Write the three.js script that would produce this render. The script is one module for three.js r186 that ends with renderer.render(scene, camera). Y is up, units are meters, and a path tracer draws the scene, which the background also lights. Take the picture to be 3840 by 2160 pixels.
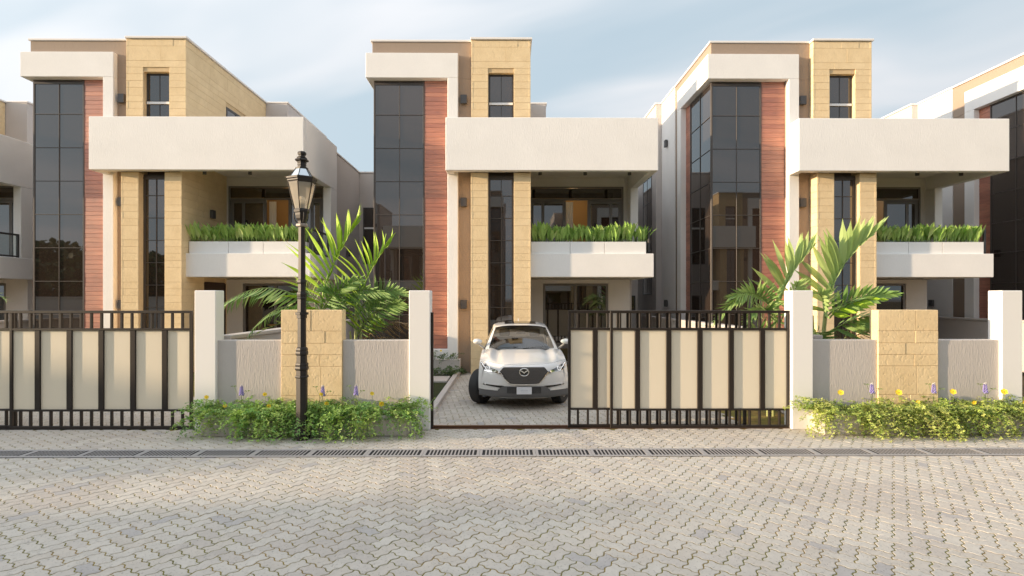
import * as THREE from 'three';

// ---------------------------------------------------------------- camera, sky, sun, exposure
const W = 1024, H = 576;
const scene = new THREE.Scene();
const camera = new THREE.PerspectiveCamera(54.92, W / H, 0.1, 2000);
camera.position.set(0, 2.2, 0);
camera.rotation.y = -0.45 * Math.PI / 180;
camera.setViewOffset(W, H, 0, -11.33, W, H);           // rising lens: verticals stay vertical
camera.updateProjectionMatrix();

const SUN = new THREE.Vector3(-5.5, 0.86, 1.0).normalize();
const hash = (x, y, s = 0) => {
  let h = Math.imul(x | 0, 374761393) + Math.imul(y | 0, 668265263) + Math.imul(s | 0, 2147483647 - 58) | 0;
  h = Math.imul(h ^ (h >>> 13), 1274126177); h ^= h >>> 16; return (h >>> 0) / 4294967296;
};
function vnoise(x, y, s, px = 0, py = 0) {
  const xi = Math.floor(x), yi = Math.floor(y); let fx = x - xi, fy = y - yi;
  fx = fx * fx * (3 - 2 * fx); fy = fy * fy * (3 - 2 * fy);
  const m = (a, p) => p ? ((a % p) + p) % p : a;
  const a = hash(m(xi, px), m(yi, py), s), b = hash(m(xi + 1, px), m(yi, py), s);
  const c = hash(m(xi, px), m(yi + 1, py), s), d = hash(m(xi + 1, px), m(yi + 1, py), s);
  return a + (b - a) * fx + (c - a) * fy + (a - b - c + d) * fx * fy;
}
function fbm(x, y, s, oct, px = 0, py = 0) {
  let v = 0, a = 0.5, n = 0;
  for (let i = 0; i < oct; i++) { v += a * vnoise(x, y, s + i * 17, px, py); n += a; a *= 0.5; x *= 2; y *= 2; px *= 2; py *= 2; }
  return v / n;
}
const clamp = (v, a, b) => v < a ? a : v > b ? b : v;
const lerp = (a, b, t) => a + (b - a) * t;
const smooth = (a, b, v) => { v = clamp((v - a) / (b - a), 0, 1); return v * v * (3 - 2 * v); };
let seed = 12345;
const rnd = () => { seed = Math.imul(seed ^ (seed >>> 15), 2246822519) + 0x9e3779b9 | 0; let t = seed ^ (seed >>> 13); t = Math.imul(t, 3266489917); t ^= t >>> 16; return (t >>> 0) / 4294967296; };
const rr = (a, b) => a + (b - a) * rnd();

{ // the air: pale evening blue with drawn-out cirrus, brighter towards the low sun
  const w = 2048, h = 1024, data = new Float32Array(w * h * 4);
  for (let j = 0; j < h; j++) {
    const el = ((j + 0.5) / h - 0.5) * Math.PI, sy = Math.sin(el), cy = Math.cos(el);
    for (let i = 0; i < w; i++) {
      const az = ((i + 0.5) / w - 0.5) * 2 * Math.PI, x = cy * Math.cos(az), z = cy * Math.sin(az);
      const e = Math.max(sy, 0);
      let r = lerp(0.288, 0.255, Math.pow(e, 0.55)), g = lerp(0.362, 0.33, Math.pow(e, 0.6)), b = lerp(0.405, 0.40, e);
      const k = 1 / (e + 0.16), px = x * k, pz = z * k;                          // a cloud layer seen from below
      const u = px * 0.80 + pz * 0.60, v = -px * 0.60 + pz * 0.80;
      const wx = fbm(px * 0.6 + 5, pz * 0.6, 3, 3) - 0.5;
      const c1 = fbm(u * 0.45 + wx * 1.6 + 3.1, v * 2.3 + wx * 2.6, 11, 5), c2 = fbm(px * 0.5 + 9.7, pz * 0.5, 29, 4);
      const c = smooth(0.36, 0.66, c1 * 0.66 + c2 * 0.40) * smooth(0.0, 0.12, e) * 0.95;
      const hi = 1 + 0.75 * e * e; r = lerp(r, 0.44 * hi, c); g = lerp(g, 0.448 * hi, c); b = lerp(b, 0.468 * hi, c);
      const ang = Math.acos(clamp(x * SUN.x + sy * SUN.y + z * SUN.z, -1, 1)) * 180 / Math.PI;
      const glow = 3.8 * Math.exp(-ang / 13) + 0.215 * Math.exp(-ang / 85);
      r += glow * 0.90; g += glow * 0.91; b += glow * 0.90;
      if (sy < 0) { const t = smooth(0, -0.12, sy); r = lerp(r, 0.22, t); g = lerp(g, 0.21, t); b = lerp(b, 0.20, t); }
      const o = (j * w + i) * 4; data[o] = r; data[o + 1] = g; data[o + 2] = b; data[o + 3] = 1;
    }
  }
  const sky = new THREE.DataTexture(data, w, h, THREE.RGBAFormat, THREE.FloatType);
  sky.mapping = THREE.EquirectangularReflectionMapping; sky.magFilter = THREE.LinearFilter; sky.minFilter = THREE.LinearFilter;
  sky.wrapS = THREE.RepeatWrapping; sky.needsUpdate = true;
  scene.background = sky; scene.environment = sky;
}
const sun = new THREE.DirectionalLight(new THREE.Color().setRGB(1.0, 0.76, 0.50), 4.7);
sun.position.copy(SUN).multiplyScalar(120).add(new THREE.Vector3(0, 0, -14)); sun.target.position.set(0, 0, -14);
sun.castShadow = true; sun.shadow.radius = 1.6; sun.shadow.mapSize.set(4096, 4096);
Object.assign(sun.shadow.camera, { left: -45, right: 45, top: 30, bottom: -30, near: 1, far: 260 });
scene.add(sun, sun.target);

const renderer = new THREE.WebGLRenderer({ antialias: true });
renderer.setSize(W, H);
renderer.toneMapping = THREE.LinearToneMapping;
renderer.toneMappingExposure = 1.65;
renderer.shadowMap.enabled = true;

// ---------------------------------------------------------------- naming and tagging
const used = {};
function numbered(n) { const k = used[n] = (used[n] ?? -1) + 1; return k ? n + '_' + String(k).padStart(3, '0') : n; }
function tag(o, label, category, group) { o.userData = { label, category }; if (group) o.userData.group = group; return o; }
function thing(name, label, category, p = [0, 0, 0], group) {
  const o = new THREE.Group(); o.name = numbered(name); o.position.set(...p); scene.add(o); return tag(o, label, category, group);
}
function mesh(name, geo, mat, parent) {
  const m = new THREE.Mesh(geo, mat); m.name = parent ? name : numbered(name); m.castShadow = m.receiveShadow = true; (parent || scene).add(m); return m;
}
function struct(name, geo, mat) { const m = mesh(name, geo, mat); m.userData.kind = 'structure'; return m; }
function stuff(m) { m.userData.kind = 'stuff'; return m; }

// ---------------------------------------------------------------- geometry helpers (x right, y up, d = metres into the picture, z = -d)
function triUV(g, s = 1, ox = 0, oy = 0) {                  // uv in metres by the side a face looks to
  const p = g.attributes.position, n = g.attributes.normal, uv = new Float32Array(p.count * 2);
  for (let i = 0; i < p.count; i += 3) {
    const ax = Math.abs(n.getX(i)), ay = Math.abs(n.getY(i)), az = Math.abs(n.getZ(i));
    for (let k = i; k < i + 3; k++) {
      const x = p.getX(k), y = p.getY(k), z = p.getZ(k);
      const [a, b] = ay >= ax && ay >= az ? [x, z] : ax >= az ? [z, y] : [x, y];
      uv[k * 2] = a * s + ox; uv[k * 2 + 1] = b * s + oy;
    }
  }
  g.setAttribute('uv', new THREE.BufferAttribute(uv, 2)); return g;
}
function fromTris(pos) {
  const g = new THREE.BufferGeometry(); g.setAttribute('position', new THREE.BufferAttribute(new Float32Array(pos), 3)); g.computeVertexNormals(); return g;
}
function box(x0, x1, y0, y1, d0, d1, bev = 0.008) {
  const lo = [x0, y0, -d1], hi = [x1, y1, -d0], c = [0, 1, 2].map(i => (lo[i] + hi[i]) / 2), hh = [0, 1, 2].map(i => (hi[i] - lo[i]) / 2);
  bev = Math.min(bev, ...hh.map(v => v * 0.45));
  const out = [];
  const P = (a, s) => s.map((v, i) => c[i] + v * (hh[i] - (i === a || bev === 0 ? 0 : bev)));
  const tri = (a, b, q) => {
    const u = [b[0] - a[0], b[1] - a[1], b[2] - a[2]], v = [q[0] - a[0], q[1] - a[1], q[2] - a[2]];
    const n = [u[1] * v[2] - u[2] * v[1], u[2] * v[0] - u[0] * v[2], u[0] * v[1] - u[1] * v[0]];
    const m = [0, 1, 2].map(i => (a[i] + b[i] + q[i]) / 3 - c[i]);
    if (n[0] * m[0] + n[1] * m[1] + n[2] * m[2] < 0) out.push(...a, ...q, ...b); else out.push(...a, ...b, ...q);
  };
  const quad = (a, b, q, r) => { tri(a, b, q); tri(a, q, r); };
  for (let a = 0; a < 3; a++) for (const s of [-1, 1]) {
    const b = (a + 1) % 3, q = (a + 2) % 3, S = (i, j) => { const t = [0, 0, 0]; t[a] = s; t[b] = i; t[q] = j; return P(a, t); };
    quad(S(-1, -1), S(1, -1), S(1, 1), S(-1, 1));
  }
  if (bev > 0) {
    for (const [a, b, q] of [[0, 1, 2], [1, 2, 0], [2, 0, 1]]) for (const sa of [-1, 1]) for (const sb of [-1, 1]) {
      const S = (ax, k) => { const t = [0, 0, 0]; t[a] = sa; t[b] = sb; t[q] = k; return P(ax, t); };
      quad(S(a, -1), S(a, 1), S(b, 1), S(b, -1));
    }
    for (const i of [-1, 1]) for (const j of [-1, 1]) for (const k of [-1, 1]) tri(P(0, [i, j, k]), P(1, [i, j, k]), P(2, [i, j, k]));
  }
  return triUV(fromTris(out));
}
function join(...gs) {
  gs = gs.flat(9).map(g => g.index ? g.toNonIndexed() : g);
  let n = 0; for (const g of gs) n += g.attributes.position.count;
  const P = new Float32Array(n * 3), N = new Float32Array(n * 3), U = new Float32Array(n * 2); let o = 0;
  for (const g of gs) {
    P.set(g.attributes.position.array, o * 3); N.set(g.attributes.normal.array, o * 3); if (g.attributes.uv) U.set(g.attributes.uv.array, o * 2); o += g.attributes.position.count;
  }
  const r = new THREE.BufferGeometry();
  r.setAttribute('position', new THREE.BufferAttribute(P, 3)); r.setAttribute('normal', new THREE.BufferAttribute(N, 3)); r.setAttribute('uv', new THREE.BufferAttribute(U, 2));
  return r;
}
const shift = (g, x, y, z) => g.clone().translate(x, y, z);
function lathe(pts, seg, flat = false) {
  let g = new THREE.LatheGeometry(pts.map(p => new THREE.Vector2(p[0], p[1])), seg);
  if (flat) { g = g.toNonIndexed(); g.computeVertexNormals(); }
  return g;
}
function tube(pts, r, seg = 8, rad = 6, taper = 1) {
  const c = new THREE.CatmullRomCurve3(pts.map(p => p.isVector3 ? p : new THREE.Vector3(...p)));
  const g = new THREE.TubeGeometry(c, seg, r, rad, false);
  if (taper !== 1) {
    const p = g.attributes.position;
    for (let i = 0; i <= seg; i++) { const t = i / seg, q = c.getPointAt(t), k = lerp(1, taper, t); for (let j = 0; j <= rad; j++) { const a = i * (rad + 1) + j; p.setXYZ(a, q.x + (p.getX(a) - q.x) * k, q.y + (p.getY(a) - q.y) * k, q.z + (p.getZ(a) - q.z) * k); } }
  }
  return g;
}

// ---------------------------------------------------------------- procedural textures
function dataTex(size, fn, srgb, metres) {
  const d = new Uint8Array(size * size * 4);
  for (let j = 0; j < size; j++) for (let i = 0; i < size; i++) { const v = fn(i / size, j / size), o = (j * size + i) * 4; for (let k = 0; k < 3; k++) d[o + k] = clamp(Math.round((v.length ? v[k] : v) * 255), 0, 255); d[o + 3] = 255; }
  const t = new THREE.DataTexture(d, size, size); t.wrapS = t.wrapT = THREE.RepeatWrapping; t.magFilter = THREE.LinearFilter; t.minFilter = THREE.LinearMipmapLinearFilter; t.generateMipmaps = true;
  if (srgb) t.colorSpace = THREE.SRGBColorSpace; t.repeat.set(1 / metres, 1 / metres); t.needsUpdate = true; return t;
}
const rep = (t, sx, sy) => { const c = t.clone(); c.repeat.set(1 / sx, 1 / (sy ?? sx)); c.needsUpdate = true; return c; };
const stuccoBump = dataTex(512, (u, v) => 0.55 * fbm(u * 90, v * 34, 5, 3, 90, 34) + 0.45 * smooth(0.52, 0.75, fbm(u * 150, v * 22, 61, 2, 150, 22)), false, 1.6);
const stuccoTone = dataTex(512, (u, v) => { const n = 0.93 + 0.07 * fbm(u * 5, v * 5, 71, 4, 5, 5) + 0.03 * (fbm(u * 120, v * 60, 73, 2, 120, 60) - 0.5); return [n, n, n]; }, false, 2.7);
const stoneBump = dataTex(512, (u, v) => { const n = fbm(u * 16, v * 16, 7, 5, 16, 16), r = fbm(u * 40, v * 26, 9, 3, 40, 26); return 0.55 * n + 0.45 * r - 0.35 * smooth(0.66, 0.78, fbm(u * 26, v * 26, 33, 2, 26, 26)); }, false, 1.1);
const stoneTone = dataTex(512, (u, v) => { const n = fbm(u * 6, v * 6, 13, 5, 6, 6), f = fbm(u * 60, v * 60, 19, 2, 60, 60); const k = 0.84 + 0.16 * n + 0.09 * (f - 0.5); return [k, k * (0.97 + 0.04 * n), k * (0.9 + 0.1 * n)]; }, false, 1.7);
function woodTex(s) {
  return dataTex(512, (u, v) => {
    const g = fbm(u * 5 + 2 * fbm(u * 3, v * 9, s, 2, 3, 9), v * 60, s + 1, 4, 0, 60), l = fbm(u * 3, v * 7, s + 5, 3, 3, 7);
    const kx = (u * 4 + s * 0.37) % 1, ky = (v * 7.5) % 1, kn = Math.exp(-(((kx - 0.5) / 0.018) ** 2 + ((ky - 0.5) / 0.10) ** 2)) * (hash(Math.floor(u * 4), Math.floor(v * 7.5), s) > 0.85 ? 1 : 0);
    const k = clamp(0.55 + 0.42 * g + 0.30 * (l - 0.5) - 0.4 * kn, 0, 1); return [k, k * 0.96, k * 0.93];
  }, false, 1.2);
}
const woodA = woodTex(40), woodB = woodTex(140);
const paverTone = dataTex(512, (u, v) => { const n = fbm(u * 7, v * 7, 23, 5, 7, 7), f = fbm(u * 80, v * 80, 27, 2, 80, 80), pit = smooth(0.74, 0.84, fbm(u * 64, v * 64, 31, 2, 64, 64)); const k = 0.80 + 0.22 * n + 0.10 * (f - 0.5) - 0.25 * pit; return [k, k * 0.99, k * 0.975]; }, false, 1.0);
const paverBump = dataTex(512, (u, v) => 0.5 * fbm(u * 30, v * 30, 37, 4, 30, 30) + 0.5 * (1 - smooth(0.7, 0.85, fbm(u * 64, v * 64, 31, 2, 64, 64))), false, 1.0);
const mossTone = dataTex(256, (u, v) => { const n = fbm(u * 22, v * 22, 43, 4, 22, 22), m = fbm(u * 3, v * 3, 45, 3, 3, 3); const q = smooth(0.35, 0.65, m); return [lerp(0.50, 0.74, n) * lerp(1, 0.80, q), lerp(0.44, 0.63, n) * lerp(0.97, 0.90, q), lerp(0.25, 0.38, n) * lerp(0.9, 0.70, q)]; }, true, 1.6);
const grassTone = dataTex(256, (u, v) => { const n = fbm(u * 50, v * 50, 47, 3, 50, 50); return [0.2 + 0.25 * n, 0.3 + 0.25 * n, 0.1 + 0.1 * n]; }, true, 0.8);
const grilleBump = dataTex(256, (u, v) => { const a = Math.abs(((u * 8 + v * 8) % 1) - 0.5), b = Math.abs(((u * 8 - v * 8 + 8) % 1) - 0.5); return smooth(0.05, 0.3, Math.min(a, b)) * 0.9; }, false, 0.16);
const leafTone = dataTex(256, (u, v) => { const k = 0.86 + 0.12 * Math.cos(v * Math.PI * 2 * 9) + 0.1 * (fbm(u * 5, v * 30, 51, 3, 5, 30) - 0.5); return [k, k, k]; }, false, 1);

const rgb = (r, g, b) => new THREE.Color().setRGB(r, g, b);
const std = (r, g, b, o = {}) => new THREE.MeshStandardMaterial({ color: rgb(r, g, b), roughness: 0.85, ...o });
const phys = (r, g, b, o = {}) => new THREE.MeshPhysicalMaterial({ color: rgb(r, g, b), roughness: 0.5, ...o });
const M = {
  white: std(0.895, 0.872, 0.848, { map: stuccoTone, bumpMap: stuccoBump, bumpScale: 0.0024, roughness: 0.9 }),
  smoothWhite: std(0.86, 0.845, 0.83, { roughness: 0.55 }),
  coping: std(0.84, 0.80, 0.77, { roughness: 0.8 }),
  taupe: std(0.37, 0.285, 0.22, { map: stuccoTone, bumpMap: stuccoBump, bumpScale: 0.004, roughness: 0.9 }),
  paleGrey: std(0.76, 0.715, 0.675, { map: stuccoTone, bumpMap: stuccoBump, bumpScale: 0.0035, roughness: 0.92 }),
  greige: std(0.58, 0.53, 0.50, { map: stuccoTone, bumpMap: stuccoBump, bumpScale: 0.0035, roughness: 0.92 }),
  roughGrey: std(0.56, 0.52, 0.495, { map: stuccoTone, bumpMap: stuccoBump, bumpScale: 0.0026, roughness: 0.95 }),
  soffit: std(0.88, 0.84, 0.79, { roughness: 0.9 }),
  stone: [[0.87, 0.68, 0.43], [0.862, 0.672, 0.422], [0.878, 0.688, 0.438], [0.855, 0.664, 0.416]].map(c => std(...c, { map: stoneTone, bumpMap: stoneBump, bumpScale: 0.0045, roughness: 0.95 })),
  stoneJoint: std(0.70, 0.52, 0.31, { map: stoneTone, bumpMap: stoneBump, bumpScale: 0.006 }),
  wood: [[0.52, 0.195, 0.115], [0.48, 0.172, 0.102], [0.56, 0.22, 0.13], [0.45, 0.158, 0.095]].map((c, i) => phys(...c, { map: i & 1 ? woodA : woodB, bumpMap: i & 1 ? woodA : woodB, bumpScale: 0.0012, roughness: 0.52, ior: 1.95 })),
  woodGap: std(0.13, 0.045, 0.03),
  glass: phys(0.030, 0.021, 0.016, { roughness: 0.015, ior: 2.0 }),
  frame: std(0.050, 0.046, 0.046, { roughness: 0.4 }),
  mullion: std(0.075, 0.062, 0.055, { roughness: 0.4 }),
  doorFrame: std(0.20, 0.185, 0.18, { roughness: 0.5 }),
  tinted: phys(0.42, 0.38, 0.35, { roughness: 0.02, transmission: 1, thickness: 0, ior: 1.85 }),
  clear: phys(0.92, 0.95, 0.94, { roughness: 0.02, transmission: 1, thickness: 0, ior: 1.5 }),
  gate: phys(0.017, 0.0105, 0.0072, { roughness: 0.5, bumpMap: woodA, bumpScale: 0.0004 }),
  gatePanel: phys(0.79, 0.71, 0.565, { roughness: 0.38, bumpMap: rep(stuccoBump, 0.9), bumpScale: 0.0006 }),
  track: std(0.20, 0.115, 0.075, { roughness: 0.3, metalness: 0.8 }),
  lampMetal: phys(0.014, 0.0095, 0.0075, { roughness: 0.55 }),
  lampPale: std(0.30, 0.25, 0.21, { roughness: 0.5 }),
  lampGlass: phys(0.94, 0.88, 0.78, { roughness: 0.22, transmission: 0.75, thickness: 0, ior: 1.5 }),
  lampRoof: phys(0.62, 0.72, 0.80, { roughness: 0.12, metalness: 0.35, ior: 1.8 }),
  fixture: std(0.085, 0.08, 0.08, { roughness: 0.5 }),
  curtain: phys(0.80, 0.78, 0.74, { roughness: 1, transmission: 0.3, thickness: 0 }),
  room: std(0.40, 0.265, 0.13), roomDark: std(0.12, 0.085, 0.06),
  door: std(0.075, 0.040, 0.028, { map: woodA, roughness: 0.5 }),
  soil: std(0.07, 0.05, 0.035, { bumpMap: stoneBump, bumpScale: 0.02 }),
  metalGrate: std(0.36, 0.345, 0.345, { roughness: 0.6, bumpMap: paverBump, bumpScale: 0.0006 }),
  dark: std(0.018, 0.018, 0.02), rubber: std(0.030, 0.029, 0.030, { roughness: 0.75 }),
};

// ---------------------------------------------------------------- ground, paving, drain
{
  const g = new THREE.PlaneGeometry(900, 900); g.rotateX(-Math.PI / 2); triUV(g.toNonIndexed());
  const gg = triUV(g.toNonIndexed()); const m = struct('ground', gg, std(0.23, 0.20, 0.15, { map: mossTone })); m.position.y = -0.10;
}
// zigzag block: every unit edge of the laying grid carries the same S-shaped step, so blocks interlock
const zig = [[0, 0], [0.24, 0.10], [0.42, 0.06], [0.58, -0.06], [0.76, -0.10]];
function paverOutline(a, gap) {                            // a block of two unit cells along +x, centred
  const raw = [];
  const walk = (x0, y0, x1, y1) => {                       // one unit edge, displaced the same way whichever side walks it
    const horiz = y0 === y1, rev = (x1 - x0) + (y1 - y0) < 0;
    for (let i = 0; i < zig.length; i++) {
      const t = i === 0 ? 0 : (rev ? 1 - zig[zig.length - i][0] : zig[i][0]);
      const o = i === 0 ? 0 : (rev ? zig[zig.length - i][1] : zig[i][1]);
      const tx = lerp(x0, x1, t), ty = lerp(y0, y1, t); raw.push(horiz ? [tx, ty + o] : [tx - o, ty]);
    }
  };
  walk(-1, -0.5, 0, -0.5); walk(0, -0.5, 1, -0.5); walk(1, -0.5, 1, 0.5); walk(1, 0.5, 0, 0.5); walk(0, 0.5, -1, 0.5); walk(-1, 0.5, -1, -0.5);
  const p = raw.map(q => [q[0] * a, q[1] * a]), n = p.length;
  const inset = k => p.map((q, i) => {
    const A = p[(i + n - 1) % n], B = p[(i + 1) % n], e1 = [q[0] - A[0], q[1] - A[1]], e2 = [B[0] - q[0], B[1] - q[1]];
    const l1 = Math.hypot(...e1), l2 = Math.hypot(...e2), n1 = [-e1[1] / l1, e1[0] / l1], n2 = [-e2[1] / l2, e2[0] / l2];
    const m = [n1[0] + n2[0], n1[1] + n2[1]], c = 2 / Math.max(m[0] * m[0] + m[1] * m[1], 1.2); return [q[0] + m[0] * c * k, q[1] + m[1] * c * k];
  });
  return inset;
}
function paverGeo(a, gap, bev, depth, rot, uo) {
  const ins = paverOutline(a), lo = ins(gap / 2), hi = ins(gap / 2 + bev), n = lo.length, pos = [];
  const c = Math.cos(rot), s = Math.sin(rot), X = (q, y) => [q[0] * c - q[1] * s, y, -(q[0] * s + q[1] * c)];
  const shape = THREE.ShapeUtils.triangulateShape(hi.map(q => new THREE.Vector2(...q)), []);
  for (const [i, j, k] of shape) pos.push(...X(hi[i], 0), ...X(hi[j], 0), ...X(hi[k], 0));
  for (let i = 0; i < n; i++) {
    const j = (i + 1) % n, A = X(lo[i], -bev * 0.8), B = X(lo[j], -bev * 0.8), C = X(hi[j], 0), D = X(hi[i], 0), E = X(lo[i], -depth), F = X(lo[j], -depth);
    pos.push(...A, ...B, ...C, ...A, ...C, ...D, ...E, ...F, ...B, ...E, ...B, ...A);
  }
  return triUV(fromTris(pos), 1, uo * 0.37, uo * 0.61);
}
const paverMats = [[0.61, 0.568, 0.512], [0.597, 0.554, 0.50], [0.624, 0.582, 0.526], [0.578, 0.532, 0.484], [0.59, 0.538, 0.478], [0.485, 0.458, 0.445], [0.54, 0.492, 0.447]].map(c => std(...c, { map: paverTone, bumpMap: paverBump, bumpScale: 0.0035, roughness: 0.9 }));
function layPavers(name, rot, inside, limit, a = 0.129, nearFirst = true) {
  const root = new THREE.Group(); root.name = numbered(name); root.userData.kind = 'structure'; scene.add(root);
  const geos = [0, 1].map(o => [0, 1, 2, 3, 4].map(i => paverGeo(a, 0.0105, 0.004, 0.03, rot + o * Math.PI / 2, i + o * 7)));
  const list = [], c = Math.cos(rot), s = Math.sin(rot);
  for (let i = -150; i < 150; i++) for (let j = -150; j < 150; j++) {
    // herringbone of 2 x 1 blocks on the unit grid
    const ph = (((i - j) % 4) + 4) % 4; let cx, cy, o;
    if (ph === 0) { o = 0; cx = i + 1; cy = j + 0.5; } else if (ph === 2) { o = 1; cx = i + 0.5; cy = j; } else continue;
    const x = a * (cx * c - cy * s), d = a * (cx * s + cy * c) + 9;
    if (inside(x, d)) list.push([x, d, o]);
  }
  list.sort((p, q) => (p[1] * 1.0 + Math.abs(p[0]) * 0.25) - (q[1] + Math.abs(q[0]) * 0.25));
  const rest = paverMats.map(() => []);
  list.forEach(([x, d, o], k) => {
    const worn = fbm(x * 0.8 + 20, d * 0.8, 303, 3) + rr(-0.12, 0.12), mi = rnd() < 0.028 ? 5 : worn > 0.63 ? 6 : Math.floor(rnd() * 5), g = geos[o][Math.floor(rnd() * 5)], y = rr(-0.0022, 0.0008), tx = rr(-0.007, 0.007), tz = rr(-0.007, 0.007), ry = rr(-0.012, 0.012);
    if (k < limit) { const m = mesh('paver', g, paverMats[mi], root); m.position.set(x, y, -d); m.rotation.set(tx, ry, tz); }
    else { const q = g.clone(); q.applyMatrix4(new THREE.Matrix4().makeRotationFromEuler(new THREE.Euler(tx, ry, tz)).setPosition(x, y, -d)); rest[mi].push(q); }
  });
  rest.forEach((r, i) => { if (r.length) stuff(mesh('far_pavers', join(r), paverMats[i], root)); });
  return root;
}
function bed(parent, x0, x1, d0, d1, y = -0.005) {
  const g = new THREE.PlaneGeometry(x1 - x0, d1 - d0, 1, 1); g.rotateX(-Math.PI / 2); g.translate((x0 + x1) / 2, y, -(d0 + d1) / 2);
  return mesh('joint_sand', triUV(g.toNonIndexed()), bedMat, parent);
}
const bedMat = std(0.80, 0.78, 0.76, { map: mossTone, bumpMap: stoneBump, bumpScale: 0.006, roughness: 1 });
const road = layPavers('paved_road', 55 * Math.PI / 180, (x, d) => d > 3.9 && d < 7.90 && Math.abs(x) < d * 1.1 + 2.2, 300);
bed(road, -60, 60, -6.5, 7.9);
const pavement = layPavers('paved_pavement', 55 * Math.PI / 180, (x, d) => d > 8.0 && d < 9.44 && Math.abs(x) < 11.8, 300);
bed(pavement, -60, 60, 7.9, 9.46);
const drive = layPavers('paved_driveway', 10 * Math.PI / 180, (x, d) => d > 9.46 && d < 16.6 && x > -1.5 && x < 4.1 && (d < 13 || x < 2.2), 300);
bed(drive, -1.5, 5.3, 9.46, 19);
const driveB = layPavers('paved_driveway', 10 * Math.PI / 180, (x, d) => d > 9.46 && d < 12.6 && x > -11.5 && x < -5.35, 0);
bed(driveB, -15, -5.05, 9.46, 19);
{ // drain: a dark channel under loose slotted grates
  struct('drain_channel', box(-13.4, 13.4, -0.09, 0.0045, 7.745, 8.115, 0), M.dark);
  const L = 0.80, parts = [box(-L / 2 + 0.002, L / 2 - 0.002, 0.005, 0.0125, 7.735, 7.795, 0.002), box(-L / 2 + 0.002, L / 2 - 0.002, 0.005, 0.0125, 8.065, 8.12, 0.002)];
  const n = 14, w = 0.72, x0 = -w / 2;
  parts.push(box(-L / 2 + 0.002, x0, 0.0055, 0.012, 7.795, 8.065, 0.001), box(-x0, L / 2 - 0.002, 0.0055, 0.012, 7.795, 8.065, 0.001));
  for (let i = 1; i < n; i++) { const c = x0 + w * i / n; parts.push(box(c - 0.0105, c + 0.0105, 0.0095, 0.012, 7.795, 8.065, 0.001)); }
  const g = join(parts); g.translate(0, 0, 7.93);
  for (let i = -13; i <= 13; i++) {
    const m = mesh('drain_grate', g, M.metalGrate); m.position.set(i * L - 0.0, 0, -7.93);
    const nth = ['', 'first', 'second', 'third', 'fourth', 'fifth', 'sixth', 'seventh', 'eighth', 'ninth'], at = i <= -2 ? [i + 4, 'the street lamp'] : i <= 3 ? [i - 0, 'the parked car'] : [i - 6, 'the pillar beside the half open gate'];
    tag(m, at[0] === 0 ? 'grey slotted drain grate straight before ' + at[1] : `grey drain grate, ${nth[Math.abs(at[0])]} ${at[0] < 0 ? 'left' : 'right'} of the one before ${at[1]}`, 'drain grate', 'drain grates along the road');
  }
}

// ---------------------------------------------------------------- houses (built once at its own place, then copied along the street)
const STEP = 10.165, OD = 17;
function loc(g) { return g.translate(0, 0, OD); }
const HB = (...a) => loc(box(...a));
const courses = [];
{ let y = 9.872; const hs = [0.2, 0.43, 0.195, 0.19, 0.21, 0.205, 0.225, 0.19, 0.2, 0.205, 0.42, 0.2, 0.19, 0.21]; let i = 0; while (y > 0.02) { const h = Math.min(hs[i++ % hs.length], y); courses.push([y - h, y]); y -= h; } }
const blockCache = new Map();
function stoneFace(parent, side, plane, u0, u1, y0, y1, holes = [], wide = [0.5, 1.15]) {
  // side f: faces the street (u = x); r / l: faces right / left (u = depth); blocks stand 22 mm proud of the core with sunk joints
  const G = 0.0018;
  courses.forEach(([cy0, cy1], ci) => {
    const a = Math.max(cy0, y0), b = Math.min(cy1, y1); if (b - a < 0.03) return;
    let spans = [[u0, u1]];
    for (const [h0, h1, v0, v1] of holes) if (b > v0 + 0.02 && a < v1 - 0.02) spans = spans.flatMap(([s, e]) => h1 <= s || h0 >= e ? [[s, e]] : [[s, Math.min(h0, e)], [Math.max(h1, s), e]].filter(([p, q]) => q - p > 0.04));
    for (const [s, e] of spans) {
      let u = s; while (e - u > 0.01) {
        let w = rr(...wide); if (e - u - w < wide[0] * 0.6) w = e - u; w = Math.min(w, e - u);
        const t = 0.022 + rr(-0.0025, 0.0025), A = u + (u > u0 + 0.001 && !holes.some(h => Math.abs(h[1] - u) < 1e-6) ? G : 0), B = u + w - (u + w < u1 - 0.001 && !holes.some(h => Math.abs(h[0] - u - w) < 1e-6) ? G : 0);
        const g = side === 'f' ? HB(A, B, a + G, b - G, plane - t, plane + 0.03, 0.0035) : side === 'r' ? HB(plane - 0.03, plane + t, a + G, b - G, A, B, 0.0035) : HB(plane - t, plane + 0.03, a + G, b - G, A, B, 0.0035);
        mesh('stone_block', g, M.stone[Math.floor(rnd() * 4)], parent); u += w;
      }
    }
  });
}
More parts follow.
